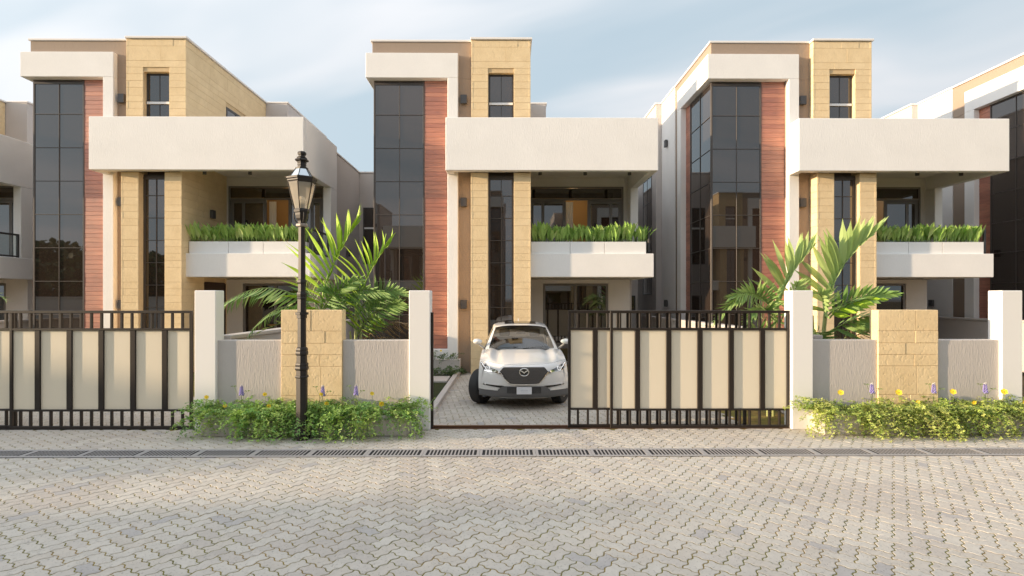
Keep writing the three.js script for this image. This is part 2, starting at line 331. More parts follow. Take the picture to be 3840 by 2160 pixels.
function grid(parts, side, plane, us, ys, w, t) {          // bars at each u and y of a window
  const [u0, u1, y0, y1] = [us[0], us[us.length - 1], ys[0], ys[ys.length - 1]];
  const B = (a, b, c, d) => side === 'f' ? HB(a, b, c, d, plane - t, plane + 0.02, 0.003) : side === 'r' ? HB(plane - 0.02, plane + t, c, d, a, b, 0.003) : HB(plane - t, plane + 0.02, c, d, a, b, 0.003);
  us.forEach((u, i) => { const k = i === 0 || i === us.length - 1 ? w[1] : w[0]; const c = i === 0 ? u + k / 2 : i === us.length - 1 ? u - k / 2 : u; parts.push(B(c - k / 2, c + k / 2, y0, y1)); });
  ys.forEach((y, i) => { const k = i === 0 || i === ys.length - 1 ? w[1] : w[0]; const c = i === 0 ? y + k / 2 : i === ys.length - 1 ? y - k / 2 : y; for (let j = 0; j + 1 < us.length; j++) parts.push(side === 'f' ? HB(us[j] + w[0] / 2, us[j + 1] - w[0] / 2, c - k / 2, c + k / 2, plane - t + 0.002, plane + 0.018, 0.003) : B(us[j] + w[0] / 2, us[j + 1] - w[0] / 2, c - k / 2, c + k / 2)); });
}
function panes(parent, side, plane, us, ys, mat = M.glass) {
  for (let i = 0; i + 1 < us.length; i++) for (let j = 0; j + 1 < ys.length; j++) {
    const a = us[i] + 0.004, b = us[i + 1] - 0.004, c = ys[j] + 0.004, d = ys[j + 1] - 0.004;
    const m = mesh('pane', side === 'f' ? HB(a, b, c, d, plane, plane + 0.012, 0) : side === 'r' ? HB(plane - 0.012, plane, c, d, a, b, 0) : HB(plane, plane + 0.012, c, d, a, b, 0), mat, parent);
    m.userData = {};
  }
}
const range = (a, b, n) => Array.from({ length: n + 1 }, (_, i) => lerp(a, b, i / n));
function wallLamp(h, x, y, d, side = 'f') {
  const [dx, dd, o] = side === 'f' ? [0.095, 0.1, 0] : [0.1, 0.095, 1];
  const b = side === 'f' ? HB(x - 0.095, x + 0.095, y - 0.13, y + 0.13, d - 0.11, d - 0.02, 0.006) : side === 'r' ? HB(x + 0.02, x + 0.11, y - 0.13, y + 0.13, d - 0.095, d + 0.095, 0.006) : HB(x - 0.11, x - 0.02, y - 0.13, y + 0.13, d - 0.095, d + 0.095, 0.006);
  const p = side === 'f' ? HB(x - 0.06, x + 0.06, y - 0.09, y + 0.09, d - 0.02, d, 0) : side === 'r' ? HB(x, x + 0.02, y - 0.09, y + 0.09, d - 0.06, d + 0.06, 0) : HB(x - 0.02, x, y - 0.09, y + 0.09, d - 0.06, d + 0.06, 0);
  mesh('wall_lamp', join(b, p), M.fixture, h);
}
function makeHouse() {
  const h = new THREE.Group(); h.name = 'townhouse'; scene.add(h); h.position.set(0, 0, -OD);
  const put = (n, m, ...gs) => mesh(n, join(gs), m, h);
  // ---- rendered masses
  put('main_wall', M.taupe, HB(-4.05, -1.055, 8.80, 9.90, 16.62, 20.13), HB(-1.79, -1.055, 0, 8.80, 16.62, 20.13), HB(-4.05, -1.795, 0, 8.795, 19.20, 20.13));
  put('side_wall', M.white, HB(-4.08, -1.06, 0, 9.90, 20.135, 21.84));
  put('rear_wall', M.greige, HB(-4.30, 1.51, 0, 9.90, 21.85, 26.5), HB(3.95, 4.26, 0, 7.22, 19.01, 22.09), HB(1.52, 5.2, 0, 7.22, 22.10, 26.5));
  put('coping', M.coping, HB(-4.10, -1.10, 9.905, 9.965, 16.585, 20.16), HB(-4.13, -1.10, 9.905, 9.965, 20.163, 21.83), HB(-4.35, 1.55, 9.905, 9.965, 21.835, 26.5), HB(-1.097, 0.725, 9.885, 9.95, 16.375, 21.83), HB(3.93, 4.29, 7.225, 7.28, 19.03, 22.06), HB(1.52, 5.23, 7.225, 7.28, 22.065, 26.5), HB(-4.30,-4.29,9.0,9.001,26,26.1,0));
  put('portal_frame', M.white,
    HB(-4.21, -1.475, 8.77, 9.51, 16.45, 16.72, 0.012), HB(-4.21, -3.90, 8.77, 9.51, 16.722, 19.44, 0.012), HB(-1.785, -1.475, 0, 8.769, 16.45, 16.72, 0.012),
    HB(-4.21, -3.90, 0, 8.769, 19.04, 19.44, 0.012), HB(-4.19, -1.787, 0, 0.715, 16.46, 16.80), HB(-4.19, -3.90, 0, 0.715, 16.802, 19.038), HB(-3.9, -1.5, 9.3, 9.5, 16.73, 19.3));
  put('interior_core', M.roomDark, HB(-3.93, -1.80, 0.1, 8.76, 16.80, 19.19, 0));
  // ---- tall corner glazing
  const gy = [0.72, 1.74, 2.74, 3.74, 4.74, 5.74, 6.74, 7.74, 8.76], gx = [-4.02, -3.25, -2.50], gd = [16.70, 17.65, 18.60];
  { const p = []; grid(p, 'f', 16.69, gx, gy, [0.019, 0.045], 0.016); p.push(HB(-4.02, -2.5, 8.64, 8.70, 16.672, 16.70, 0.002));
    const c = put('corner_window', M.mullion, ...p); panes(c, 'f', 16.695, gx, gy);
    const q = []; grid(q, 'l', -4.015, gd, gy, [0.019, 0.045], 0.016); const s = put('corner_window', M.mullion, ...q); panes(s, 'l', -4.012, gd, gy); }
  // ---- timber boards
  { const c = put('wood_cladding', M.woodGap, HB(-2.498, -1.788, 0.72, 8.765, 16.705, 16.78, 0), HB(-4.0, -3.94, 0.72, 8.765, 18.61, 19.038, 0));
    let y = 0.72, k = 0; const hs = [0.128, 0.140, 0.118, 0.146, 0.132]; while (y < 8.74) {
      const t = Math.min(hs[k % 5], 8.765 - y), o = rr(0, 0.004), uo = rr(0, 9), g = HB(-2.497, -1.789, y + 0.0022, y + t - 0.0022, 16.684 - o, 16.704, 0.003); triUV(g, 1, uo, rr(0, 3));
      mesh('plank', g, M.wood[Math.floor(rnd() * 4)], c);
      const g2 = HB(-4.022 - o, -4.001, y + 0.0022, y + t - 0.0022, 18.605, 19.037, 0.003); triUV(g2, 1, uo, rr(0, 3)); mesh('plank', g2, M.wood[Math.floor(rnd() * 4)], c); y += t; k++;
    } }
  // ---- stone tower
  const st = put('stone_tower', M.stoneJoint,
    HB(-1.055, -0.585, 5.9, 9.88, 16.445, 16.70, 0), HB(0.19, 0.655, 5.9, 9.88, 16.445, 16.70, 0), HB(-0.585, 0.19, 8.93, 9.88, 16.445, 16.70, 0), HB(-1.055, 0.655, 5.9, 9.88, 16.70, 21.84, 0),
    HB(-1.055, -0.58, 0, 5.899, 16.225, 16.60, 0), HB(0.19, 0.655, 0, 5.899, 16.225, 16.60, 0), HB(-1.055, 0.655, 0, 5.899, 16.60, 21.84, 0));
  stoneFace(st, 'f', 16.445, -1.062, 0.677, 7.2, 9.88, [[-0.585, 0.19, 0, 8.93]]);
  stoneFace(st, 'f', 16.225, -1.062, -0.58, 0, 5.9, [], [0.36, 0.62]); stoneFace(st, 'f', 16.225, 0.19, 0.677, 0, 5.9, [], [0.36, 0.62]);
  stoneFace(st, 'r', 0.655, 16.42, 21.83, 7.2, 9.88, [[18.75, 20.15, 6, 8.72]], [1.1, 1.9]);
  stoneFace(st, 'r', 0.655, 16.2, 18.79, 0, 6.36, [[17.40, 18.72, 0, 2.75]], [0.8, 1.6]);
  stoneFace(st, 'l', -1.055, 16.2, 16.61, 0, 5.9, [], [0.4, 0.5]); stoneFace(st, 'l', -1.055, 16.42, 16.61, 7.2, 9.88, [], [0.4, 0.5]);
  { // reveals of the two front windows in smooth stone
    const m = mesh('window_reveal', join(HB(-0.584, -0.575, 6.0, 8.925, 16.43, 16.62, 0), HB(0.18, 0.189, 6.0, 8.925, 16.43, 16.62, 0), HB(-0.575, 0.18, 8.92, 8.929, 16.43, 16.62, 0), HB(-0.579, -0.57, 0, 5.89, 16.21, 16.45, 0), HB(0.18, 0.189, 0, 5.89, 16.21, 16.45, 0)), M.stone[1], st);
    const p = []; grid(p, 'f', 16.60, [-0.575, -0.19, 0.18], [7.0, 8.06, 8.92], [0.02, 0.055], 0.03); p.push(HB(-0.575, 0.18, 8.02, 8.10, 16.555, 16.62, 0.004));
    const w = put('window', M.frame, ...p); panes(w, 'f', 16.585, [-0.56, -0.19, 0.165], [7.02, 8.02, 8.9]);
    mesh('window_bar', HB(-0.55, 0.155, 8.00, 8.07 - 0.0, 16.535, 16.575, 0.003), M.smoothWhite, w);
    const ys = [0.1, 0.64, 1.30, 1.96, 2.62, 3.28, 3.94, 4.60, 5.26, 5.87], q = []; grid(q, 'f', 16.43, [-0.57, -0.19, 0.18], ys, [0.02, 0.06], 0.02); q.push(HB(-0.57, 0.18, 5.74, 5.82, 16.40, 16.45, 0.004));
    const s = put('slot_window', M.mullion, ...q); panes(s, 'f', 16.435, [-0.56, -0.19, 0.17], ys);
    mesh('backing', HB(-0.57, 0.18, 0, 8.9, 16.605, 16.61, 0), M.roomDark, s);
  }
  // ---- roof terrace parapet and the ceiling of the balcony
  put('terrace_parapet', M.white, HB(-1.78, 4.33, 5.90, 7.42, 15.89, 16.10, 0.012), HB(4.10, 4.33, 5.90, 7.42, 16.102, 19.0, 0.012), HB(-1.78, -1.57, 5.90, 7.42, 16.102, 16.448, 0.012), HB(4.07, 4.328, 3.56, 5.899, 18.35, 19.0, 0.012), HB(-1.565, 0.3, 5.92, 6.3, 16.103, 16.219, 0));
  put('terrace_slab', M.soffit, HB(0.62, 4.098, 6.34, 6.55, 16.103, 19.0), HB(-1.56, 0.62, 6.34, 6.55, 16.103, 16.44));
  for (const x of [0.99, 2.36, 3.71]) put('downlight', M.fixture, loc(new THREE.CylinderGeometry(0.055, 0.055, 0.34, 16).translate(x, 6.155, -16.85)));
  // ---- balcony
  put('balcony', M.white, HB(0.66, 4.34, 2.86, 3.56, 16.42, 16.60, 0.012), HB(4.16, 4.34, 2.86, 3.56, 16.602, 19.0, 0.012));
  put('balcony_floor', M.soffit, HB(0.66, 4.158, 2.90, 3.02, 16.602, 18.78));
  { const r = put('balcony_rail', M.frame, HB(4.22, 4.28, 4.28, 4.34, 16.62, 18.34, 0.004), HB(4.23, 4.27, 3.58, 3.63, 16.62, 18.34, 0.004), HB(4.22, 4.28, 3.562, 4.279, 16.62, 16.68, 0.004), HB(4.22, 4.28, 3.562, 4.279, 18.28, 18.34, 0.004), HB(4.225, 4.275, 3.562, 4.279, 17.46, 17.50, 0.004));
    mesh('glass_panel', HB(4.245, 4.255, 3.64, 4.27, 16.69, 17.455, 0), M.clear, r); mesh('glass_panel', HB(4.245, 4.255, 3.64, 4.27, 17.505, 18.27, 0), M.clear, r); }
  // ---- back wall of the balcony, its sliding door and the lit room behind
  put('recess_wall', M.paleGrey, HB(3.94, 4.10, 3.02, 6.34, 18.80, 19.0), HB(0.66, 3.94, 6.03, 6.34, 18.80, 19.0), HB(0.66, 0.72, 3.02, 6.03, 18.80, 19.0), HB(0.66, 1.20, 0, 2.88, 18.80, 19.0), HB(3.42, 4.15, 0, 2.88, 18.80, 19.2), HB(1.20, 3.42, 2.74, 2.88, 18.80, 19.0));
  put('room', M.room, HB(0.66, 4.08, 2.95, 3.0, 19.02, 21.8, 0), HB(0.66, 4.08, 6.2, 6.28, 19.02, 21.8, 0), HB(0.67, 0.70, 3.0, 6.2, 19.02, 21.8, 0), HB(4.04, 4.08, 3.0, 6.2, 19.02, 21.8, 0), HB(0.70, 4.04, 3.0, 6.2, 21.7, 21.8, 0));
  { const p = []; grid(p, 'f', 18.86, [0.72, 3.94], [3.02, 5.60, 6.03], [0.06, 0.05], 0.04); const t = put('balcony_door', M.doorFrame, ...p);
    panes(t, 'f', 18.87, [0.77, 3.89], [5.64, 5.98], M.glass);
    for (const [a, m, b] of [[0.77, 1.20, 1.98], [2.72, 3.52, 3.89]]) { const q = []; grid(q, 'f', 18.90, [a, m, b], [3.03, 5.57], [0.10, 0.11], 0.03); mesh('door_leaf', join(q), M.doorFrame, t);
      panes(t, 'f', 18.89, [a + 0.05, m, b - 0.05], [3.10, 5.5], M.glass); }
    const cp = []; for (let i = 0; i <= 14; i++) { const x = 1.99 + 0.26 * i / 14, z = -19.06 - 0.025 * Math.sin(i * 1.7); cp.push([x, z]); }
    const pos = []; for (let i = 0; i < 14; i++) { const [a, b] = cp[i], [c, d] = cp[i + 1], f = 0.8; pos.push(a, 3.03, b, lerp(a, c, 1), 3.03, d, c, 5.55, d, a, 3.03, b, c, 5.55, d, a, 5.55, b); }
    mesh('curtain', loc(triUV(fromTris(pos))), M.curtain, t); }
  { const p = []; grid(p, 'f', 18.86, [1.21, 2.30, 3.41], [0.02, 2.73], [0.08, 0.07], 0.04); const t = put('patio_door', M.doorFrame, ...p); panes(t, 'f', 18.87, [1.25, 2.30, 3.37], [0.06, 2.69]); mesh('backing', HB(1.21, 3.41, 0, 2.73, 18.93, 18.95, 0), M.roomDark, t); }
  { const t = put('side_door', M.door, HB(0.62, 0.665, 0, 2.74, 17.42, 18.70)); mesh('door_frame', join(HB(0.63, 0.69, 0, 2.72, 17.40, 17.46), HB(0.63, 0.69, 0, 2.72, 18.66, 18.72), HB(0.63, 0.69, 2.68, 2.75, 17.46, 18.66), HB(0.63, 0.68, 2.25, 2.29, 17.46, 18.66)), M.door, t); }
  { // terrace door on the tower's right side, tall side windows at the rear
    const p = []; grid(p, 'r', 0.655, [18.77, 19.45, 20.13], [6.4, 8.70], [0.05, 0.07], 0.03); const w = put('terrace_door', M.frame, ...p); panes(w, 'r', 0.668, [18.80, 19.45, 20.10], [6.42, 8.66]);
    const ys = [2.4, 3.2, 4.2, 5.2, 6.2, 7.2, 8.2], q = []; grid(q, 'l', -4.30, [22.5, 23.2, 23.9], ys, [0.025, 0.06], 0.02); const s = put('side_window', M.mullion, ...q); panes(s, 'l', -4.31, [22.52, 23.2, 23.88], ys);
    const ry = [3.6, 4.97, 5.85], rp = []; grid(rp, 'f', 22.10, [4.42, 5.18], ry, [0.03, 0.05], 0.02); const r = put('rear_window', M.frame, ...rp); panes(r, 'f', 22.09, [4.46, 5.14], ry); mesh('window_bar', HB(4.47, 5.13, 4.99, 5.06, 22.05, 22.085, 0.003), M.smoothWhite, r);
    const lp = []; grid(lp, 'f', 22.10, [4.55, 5.1], [1.75, 2.35], [0.03, 0.05], 0.02); const l = put('rear_window', M.frame, ...lp); panes(l, 'f', 22.09, [4.58, 5.07], [1.78, 2.32]);
  }
  wallLamp(h, -1.31, 8.17, 16.62); wallLamp(h, -1.31, 5.10, 16.62); wallLamp(h, -1.31, 2.05, 16.62);
  wallLamp(h, 0.678, 4.92, 17.8, 'r'); wallLamp(h, 0.678, 7.6, 17.65, 'r'); wallLamp(h, -4.08, 8.13, 21.06, 'l'); wallLamp(h, -4.08, 2.05, 21.06, 'l'); wallLamp(h, 4.26, 3.9, 20.4, 'r');
  return h;
}
const house = makeHouse();
tag(house, 'townhouse with stone tower behind the parked white car', 'house', 'row of matching townhouses');
used.townhouse = 0;
function cloneHouse(i, label, plain) {
  const c = house.clone(); c.name = numbered('townhouse'); c.position.x = i * STEP; scene.add(c); tag(c, label, 'house', 'row of matching townhouses');
  if (plain) { const rm = []; c.traverse(o => { if (plain.includes(o.name)) rm.push(o); }); rm.forEach(o => o.parent.remove(o)); }
  return c;
}
cloneHouse(-1, 'townhouse with stone tower behind the closed gate and street lamp');
cloneHouse(1, 'townhouse with stone tower behind the sunlit planter and tall palms');
cloneHouse(-2, 'shaded flank of the townhouse cut off at the left edge', ['plank']);
cloneHouse(2, 'white flank of the townhouse cut off at the right edge', ['stone_block']);
for (const [x, w] of [[-4.5, 'facing the gate pillar'], [5.7, 'facing the palms'], [-14.7, 'at the left end'], [15.9, 'at the right end']]) {   // the other side of the street, seen in the windows
  const c = house.clone(); c.name = numbered('townhouse'); c.rotation.y = Math.PI; c.position.set(x, 0, 7.05); scene.add(c); tag(c, 'matching townhouse across the street ' + w, 'house', 'townhouses across the street');
  const rm = []; c.traverse(o => { if (['plank', 'stone_block'].includes(o.name)) rm.push(o); }); rm.forEach(o => o.parent.remove(o));
}
for (const i of [-1, 0, 1]) {                               // the ring lamp in each upstairs room, switched on
  const t = thing('ceiling_lamp', ['glowing ring lamp in the balcony room beside the street lamp', 'glowing ring lamp in the balcony room above the white car', 'glowing ring lamp in the balcony room above the palms'][i + 1], 'lamp', [i * STEP + 2.36, 6.06, -20.2], 'ring lamps in the balcony rooms');
  const ring = new THREE.TorusGeometry(0.2, 0.022, 8, 28); ring.rotateX(Math.PI / 2);
  mesh('ring', ring, new THREE.MeshStandardMaterial({ color: rgb(0.8, 0.7, 0.5), emissive: rgb(1, 0.78, 0.4), emissiveIntensity: 1.6 }), t);
  mesh('rod', new THREE.CylinderGeometry(0.008, 0.008, 0.14, 8).translate(0, 0.07, 0), M.fixture, t);
  for (const s of [-1, 1]) mesh('spoke', new THREE.CylinderGeometry(0.006, 0.006, 0.4, 6).rotateZ(Math.PI / 2).rotateY(s * Math.PI / 4), M.fixture, t);
  const l = new THREE.PointLight(rgb(1, 0.74, 0.42), 1.1, 0, 2); l.position.set(0, -0.12, 0); l.castShadow = true; t.add(l);
}

// ---------------------------------------------------------------- plot walls, gate pillars, stone piers, gates
function blocksOn(parent, x0, x1, rows, plane, wide) {
  rows.forEach(([y0, y1]) => { let u = x0; while (x1 - u > 0.01) { let w = rr(...wide); if (x1 - u - w < 0.25) w = x1 - u; const t = 0.02 + rr(-0.003, 0.004); mesh('stone_block', box(u + (u > x0 ? 0.0018 : 0), u + w - (u + w < x1 - 0.01 ? 0.0018 : 0), y0 + 0.002, y1 - 0.002, plane - t, plane + 0.03, 0.004), M.stone[Math.floor(rnd() * 4)], parent); u += w; } });
}
for (const [x0, name, where] of [[-5.25, 'left', 'right of the closed gate'], [-1.66, 'mid', 'between the lamp planter and the open driveway'], [4.81, 'g', 'right of the half open gate'], [8.38, 'r', 'cut by the right edge beyond the sunlit planter']]) {
  tag(mesh('gate_pillar', box(x0, x0 + 0.355, 0, 2.35, 9.33, 9.61, 0.01), M.smoothWhite), 'smooth white gate pillar ' + where, 'pillar', 'white gate pillars');
}
for (const [a, b, s0, s1, wl, wr, ls] of [[-4.905, -1.66, -3.81, -2.79, 1.51, 1.51, 'behind the street lamp'], [5.165, 8.38, 6.29, 7.31, 1.51, 1.51, 'behind the sunlit planter']]) {
  const w = thing('garden_wall', 'grey stucco front wall with textured finish ' + ls, 'wall', [(a + b) / 2, 0, -9.5]);
  const L = (...q) => box(...q).translate(-(a + b) / 2, 0, 9.5);
  mesh('wall_panel', L(a, s0, 0, wl, 9.39, 9.60, 0.01), M.roughGrey, w); mesh('wall_panel', L(s1, b, 0, wr, 9.39, 9.60, 0.01), M.roughGrey, w);
  const p = thing('stone_pier', 'yellow stone block pier in the front wall ' + ls, 'pier', [(s0 + s1) / 2, 0, -9.5]);
  const core = mesh('core', box(s0 + 0.001, s1 - 0.001, 0, 2.02, 9.375, 9.585, 0.006).translate(-(s0 + s1) / 2, 0, 9.5), M.stone[1], p);
  const bl = new THREE.Group(); blocksOn(p, s0, s1, [[0, 0.42], [0.42, 0.58], [0.58, 1.07], [1.07, 1.265], [1.265, 1.46], [1.46, 1.665], [1.665, 2.02]], 9.372, [0.36, 0.8]);
  p.children.forEach(c => { if (c !== core) c.position.set(-(s0 + s1) / 2, 0, 9.5); });
}
for (const [x, l] of [[-15.1, 'beside the house at the left edge'], [-4.95, 'behind the street lamp planter'], [5.4, 'running back behind the half open gate'], [15.6, 'at the far right behind the last pillar']]) {
  const w = thing('boundary_wall', 'low grey boundary wall with flat coping ' + l, 'wall', [x, 0, -15.5]);
  mesh('wall', box(-0.09, 0.09, 0, 1.50, -5.8, 6.3), M.greige, w); mesh('coping', box(-0.13, 0.13, 1.502, 1.57, -5.82, 6.3, 0.006), M.greige, w);
}
function gateLeaf(parent, x0, d, mirror) {                   // six framed cream panels between rows of short bars
  const LEN = 3.065, T = 0.05, B = (a, b, c, e, dd0 = d, dd1 = d + T) => box(x0 + a, x0 + b, c, e, dd0, dd1, 0.004);
  mesh('rail', B(0, LEN, 1.964, 2.01), M.gate, parent); mesh('rail', B(0.046, LEN - 0.046, 1.674, 1.712), M.gate, parent); mesh('rail', B(0.046, LEN - 0.046, 0.306, 0.338), M.gate, parent); mesh('rail', B(0, LEN, 0.012, 0.057), M.gate, parent);
  const edges = [[0, 0.046]]; let x = 0.046; const pw = [0.375, 0.446, 0.446, 0.446, 0.446, 0.375], gap = (LEN - 0.092 - pw.reduce((a, b) => a + b)) / 5;
  mesh('stile', B(0, 0.046, 0.057, 1.964), M.gate, parent); mesh('stile', B(LEN - 0.046, LEN, 0.057, 1.964), M.gate, parent);
  pw.forEach((w, i) => {
    mesh('panel', box(x0 + x + 0.001, x0 + x + w - 0.001, 0.339, 1.673, d + 0.030, d + 0.042, 0), M.gatePanel, parent);
    if (i < 5) mesh('stile', B(x + w, x + w + gap, 0.339, 1.673), M.gate, parent); x += w + gap;
  });
  const n = 18; for (let i = 1; i < n; i++) { const c = LEN * i / n; for (const [a, b] of [[0.058, 0.305], [1.713, 1.963]]) mesh('bar', B(c - 0.018, c + 0.018, a, b, d + 0.004, d + T - 0.004), M.gate, parent); }
}
{
  const g1 = thing('sliding_gate', 'closed dark brown metal gate with cream panels below the left house', 'gate', [0, 0, 0]);
  gateLeaf(g1, -8.40, 9.405); gateLeaf(g1, -11.42, 9.47);
  const g2 = thing('sliding_gate', 'half open dark brown metal gate with cream panels right of the car', 'gate', [0, 0, 0]);
  gateLeaf(g2, 1.745, 9.405); gateLeaf(g2, 1.035, 9.475);
  const t = mesh('gate_track', join(box(-1.30, 4.80, 0.001, 0.012, 9.40, 9.53, 0.002), box(-1.30, 1.03, 0.0125, 0.045, 9.475, 9.515, 0.003)), M.track); tag(t, 'coppery floor track of the sliding gate across the driveway', 'gate track');
  const t1 = mesh('gate_track', box(-11.5, -5.25, 0.001, 0.012, 9.40, 9.53, 0.002), M.gate); tag(t1, 'dark floor track under the closed gate', 'gate track');
  const j = mesh('gate_post', box(-1.304, -1.262, 0.013, 1.98, 9.40, 9.46, 0.004), M.gate); tag(j, 'slim dark metal gate post against the pillar left of the driveway', 'post');
}
// ---------------------------------------------------------------- street lamp
{
  const t = thing('street_lamp', 'tall black hexagonal street lamp with glass lantern before the planter', 'street lamp', [-3.235, 0, -8.74]);
  t.rotation.y = 0.06;
  const hex = (pts, m, n) => { const g = lathe(pts, 6, true); return mesh(n, g, m, t); };
  hex([[0, 0], [0.123, 0], [0.128, 0.03], [0.122, 0.115], [0.106, 0.15], [0.100, 0.20], [0, 0.20]], M.lampMetal, 'base');
  hex([[0, 0.2], [0.096, 0.2], [0.094, 0.23], [0.088, 0.25], [0.088, 0.965], [0.1, 0.97], [0.106, 0.985], [0.1, 1.0], [0.089, 1.005], [0.087, 1.085], [0.101, 1.095], [0.107, 1.12], [0.101, 1.145], [0.096, 1.15], [0.101, 1.175], [0.095, 1.2], [0.084, 1.205], [0.081, 1.32], [0.094, 1.33], [0.099, 1.355], [0.094, 1.38], [0.089, 1.385], [0.093, 1.41], [0.087, 1.435], [0.068, 1.45], [0, 1.45]], M.lampMetal, 'pedestal');
  hex([[0, 1.44], [0.067, 1.44], [0.066, 1.9], [0.078, 1.905], [0.078, 1.955], [0.102, 1.96], [0.102, 1.995], [0.068, 2.0], [0.066, 2.2], [0.074, 2.205], [0.078, 2.22], [0.07, 2.235], [0.074, 2.25], [0.079, 2.28], [0.072, 2.31], [0.06, 2.32], [0.059, 2.44], [0.069, 2.45], [0.074, 2.47], [0.068, 2.5], [0.056, 2.51], [0.052, 3.34], [0, 3.34]], M.lampMetal, 'shaft');
  hex([[0, 3.338], [0.075, 3.338], [0.09, 3.35], [0.09, 3.375], [0.078, 3.39], [0, 3.39]], M.lampPale, 'collar');
  hex([[0, 3.39], [0.058, 3.39], [0.064, 3.43], [0.088, 3.47], [0.1, 3.52], [0.103, 3.555], [0.118, 3.565], [0.122, 3.59], [0.114, 3.62], [0, 3.62]], M.lampMetal, 'cup');
  for (let i = 0; i < 6; i++) {                              // scrolled brackets under the lantern
    const a = i * Math.PI / 3 + Math.PI / 6, s = Math.sin(a), c = Math.cos(a); if (i % 2) continue;
    mesh('bracket', tube([[s * 0.07, 3.40, c * 0.07], [s * 0.105, 3.44, c * 0.105], [s * 0.125, 3.5, c * 0.125], [s * 0.118, 3.56, c * 0.118]], 0.009, 10, 6), M.lampMetal, t);
  }
  const ring = (r, y, i) => { const a = i * Math.PI / 3; return new THREE.Vector3(Math.sin(a) * r, y, Math.cos(a) * r); };
  const frame = [];
  for (let i = 0; i < 6; i++) { frame.push(tube([ring(0.116, 3.62, i), ring(0.212, 4.02, i)], 0.0085, 1, 6)); frame.push(tube([ring(0.178, 4.115, i), ring(0.095, 4.245, i)], 0.007, 1, 6)); }
  mesh('lantern_frame', join(frame), M.lampMetal, t);
  for (let i = 0; i < 6; i++) {
    const q = (r0, y0, r1, y1) => { const A = ring(r0, y0, i), B = ring(r0, y0, i + 1), C = ring(r1, y1, i + 1), D = ring(r1, y1, i); return triUV(fromTris([A, B, C, A, C, D].flatMap(v => v.toArray()))); };
    mesh('lantern_pane', q(0.113, 3.622, 0.209, 4.018), M.lampGlass, t); mesh('roof_pane', q(0.176, 4.115, 0.094, 4.244), M.lampRoof, t);
  }
  mesh('bulb', new THREE.SphereGeometry(0.05, 16, 12).scale(1, 1.4, 1).translate(0, 3.76, 0), M.curtain, t); mesh('bulb_socket', new THREE.CylinderGeometry(0.025, 0.03, 0.09, 12).translate(0, 3.665, 0), M.lampMetal, t);
  hex([[0, 4.012], [0.206, 4.012], [0.21, 4.03], [0.222, 4.045], [0.222, 4.065], [0.234, 4.08], [0.236, 4.105], [0.2, 4.118], [0, 4.118]], M.lampMetal, 'cornice');
  hex([[0, 4.243], [0.098, 4.243], [0.098, 4.268], [0.068, 4.272], [0.064, 4.30], [0.07, 4.305], [0.066, 4.34], [0.072, 4.345], [0.068, 4.365], [0.098, 4.37], [0.108, 4.385], [0.098, 4.4], [0.075, 4.41], [0.08, 4.425], [0.06, 4.44], [0.052, 4.445], [0.05, 4.465], [0.062, 4.47], [0.068, 4.492], [0.062, 4.515], [0.04, 4.525], [0, 4.525]], M.lampMetal, 'finial');
}

// ---------------------------------------------------------------- planting
const leafMat = (r, g, b, t = 0.35) => phys(r, g, b, { roughness: 0.62, transmission: t, thickness: 0, map: leafTone });
const G = { bright: [leafMat(0.56, 0.82, 0.06, 0.3), leafMat(0.50, 0.78, 0.06, 0.3)], mid: [leafMat(0.19, 0.36, 0.09, 0.25), leafMat(0.25, 0.42, 0.11, 0.25)], pale: [leafMat(0.50, 0.66, 0.24, 0.3), leafMat(0.44, 0.62, 0.20, 0.3)], dry: [leafMat(0.34, 0.21, 0.08, 0.2), leafMat(0.26, 0.17, 0.07, 0.2)], stem: std(0.20, 0.27, 0.08, { roughness: 0.6 }), cane: std(0.34, 0.38, 0.15, { roughness: 0.55 }) };
function leafletGeo(bend, curl) {                           // unit blade along +x, folded along its midrib, tip bending to -z
  const n = 7, pos = []; const P = (i, s) => { const t = i / n, w = Math.pow(Math.sin(Math.PI * Math.min(1, 0.10 + 0.9 * t * 1.0)), 0.75) * (t > 0.55 ? 1 - Math.pow((t - 0.55) / 0.45, 2.2) * 0.98 : 1); return [t - 0.12 * bend * t * t, s * 0.5 * w + curl * t * t, -bend * t * t + (s ? 0.0 : -0.10 * w) * 0.12]; };
  for (let i = 0; i < n; i++) for (const s of [-1, 1]) { const a = P(i, 0), b = P(i + 1, 0), c = P(i + 1, s), d = P(i, s); pos.push(...a, ...b, ...c, ...a, ...c, ...d); }
  const g = fromTris(pos), uv = new Float32Array(pos.length / 3 * 2); for (let i = 0; i < uv.length / 2; i++) { uv[i * 2] = pos[i * 3]; uv[i * 2 + 1] = pos[i * 3 + 1] + 0.5; } g.setAttribute('uv', new THREE.BufferAttribute(uv, 2)); return g;
}
const leaflets = [0.10, 0.2, 0.32, 0.45].map((b, i) => leafletGeo(b, (i - 1.5) * 0.05));
const V = (x, y, d) => new THREE.Vector3(x, y, -d);
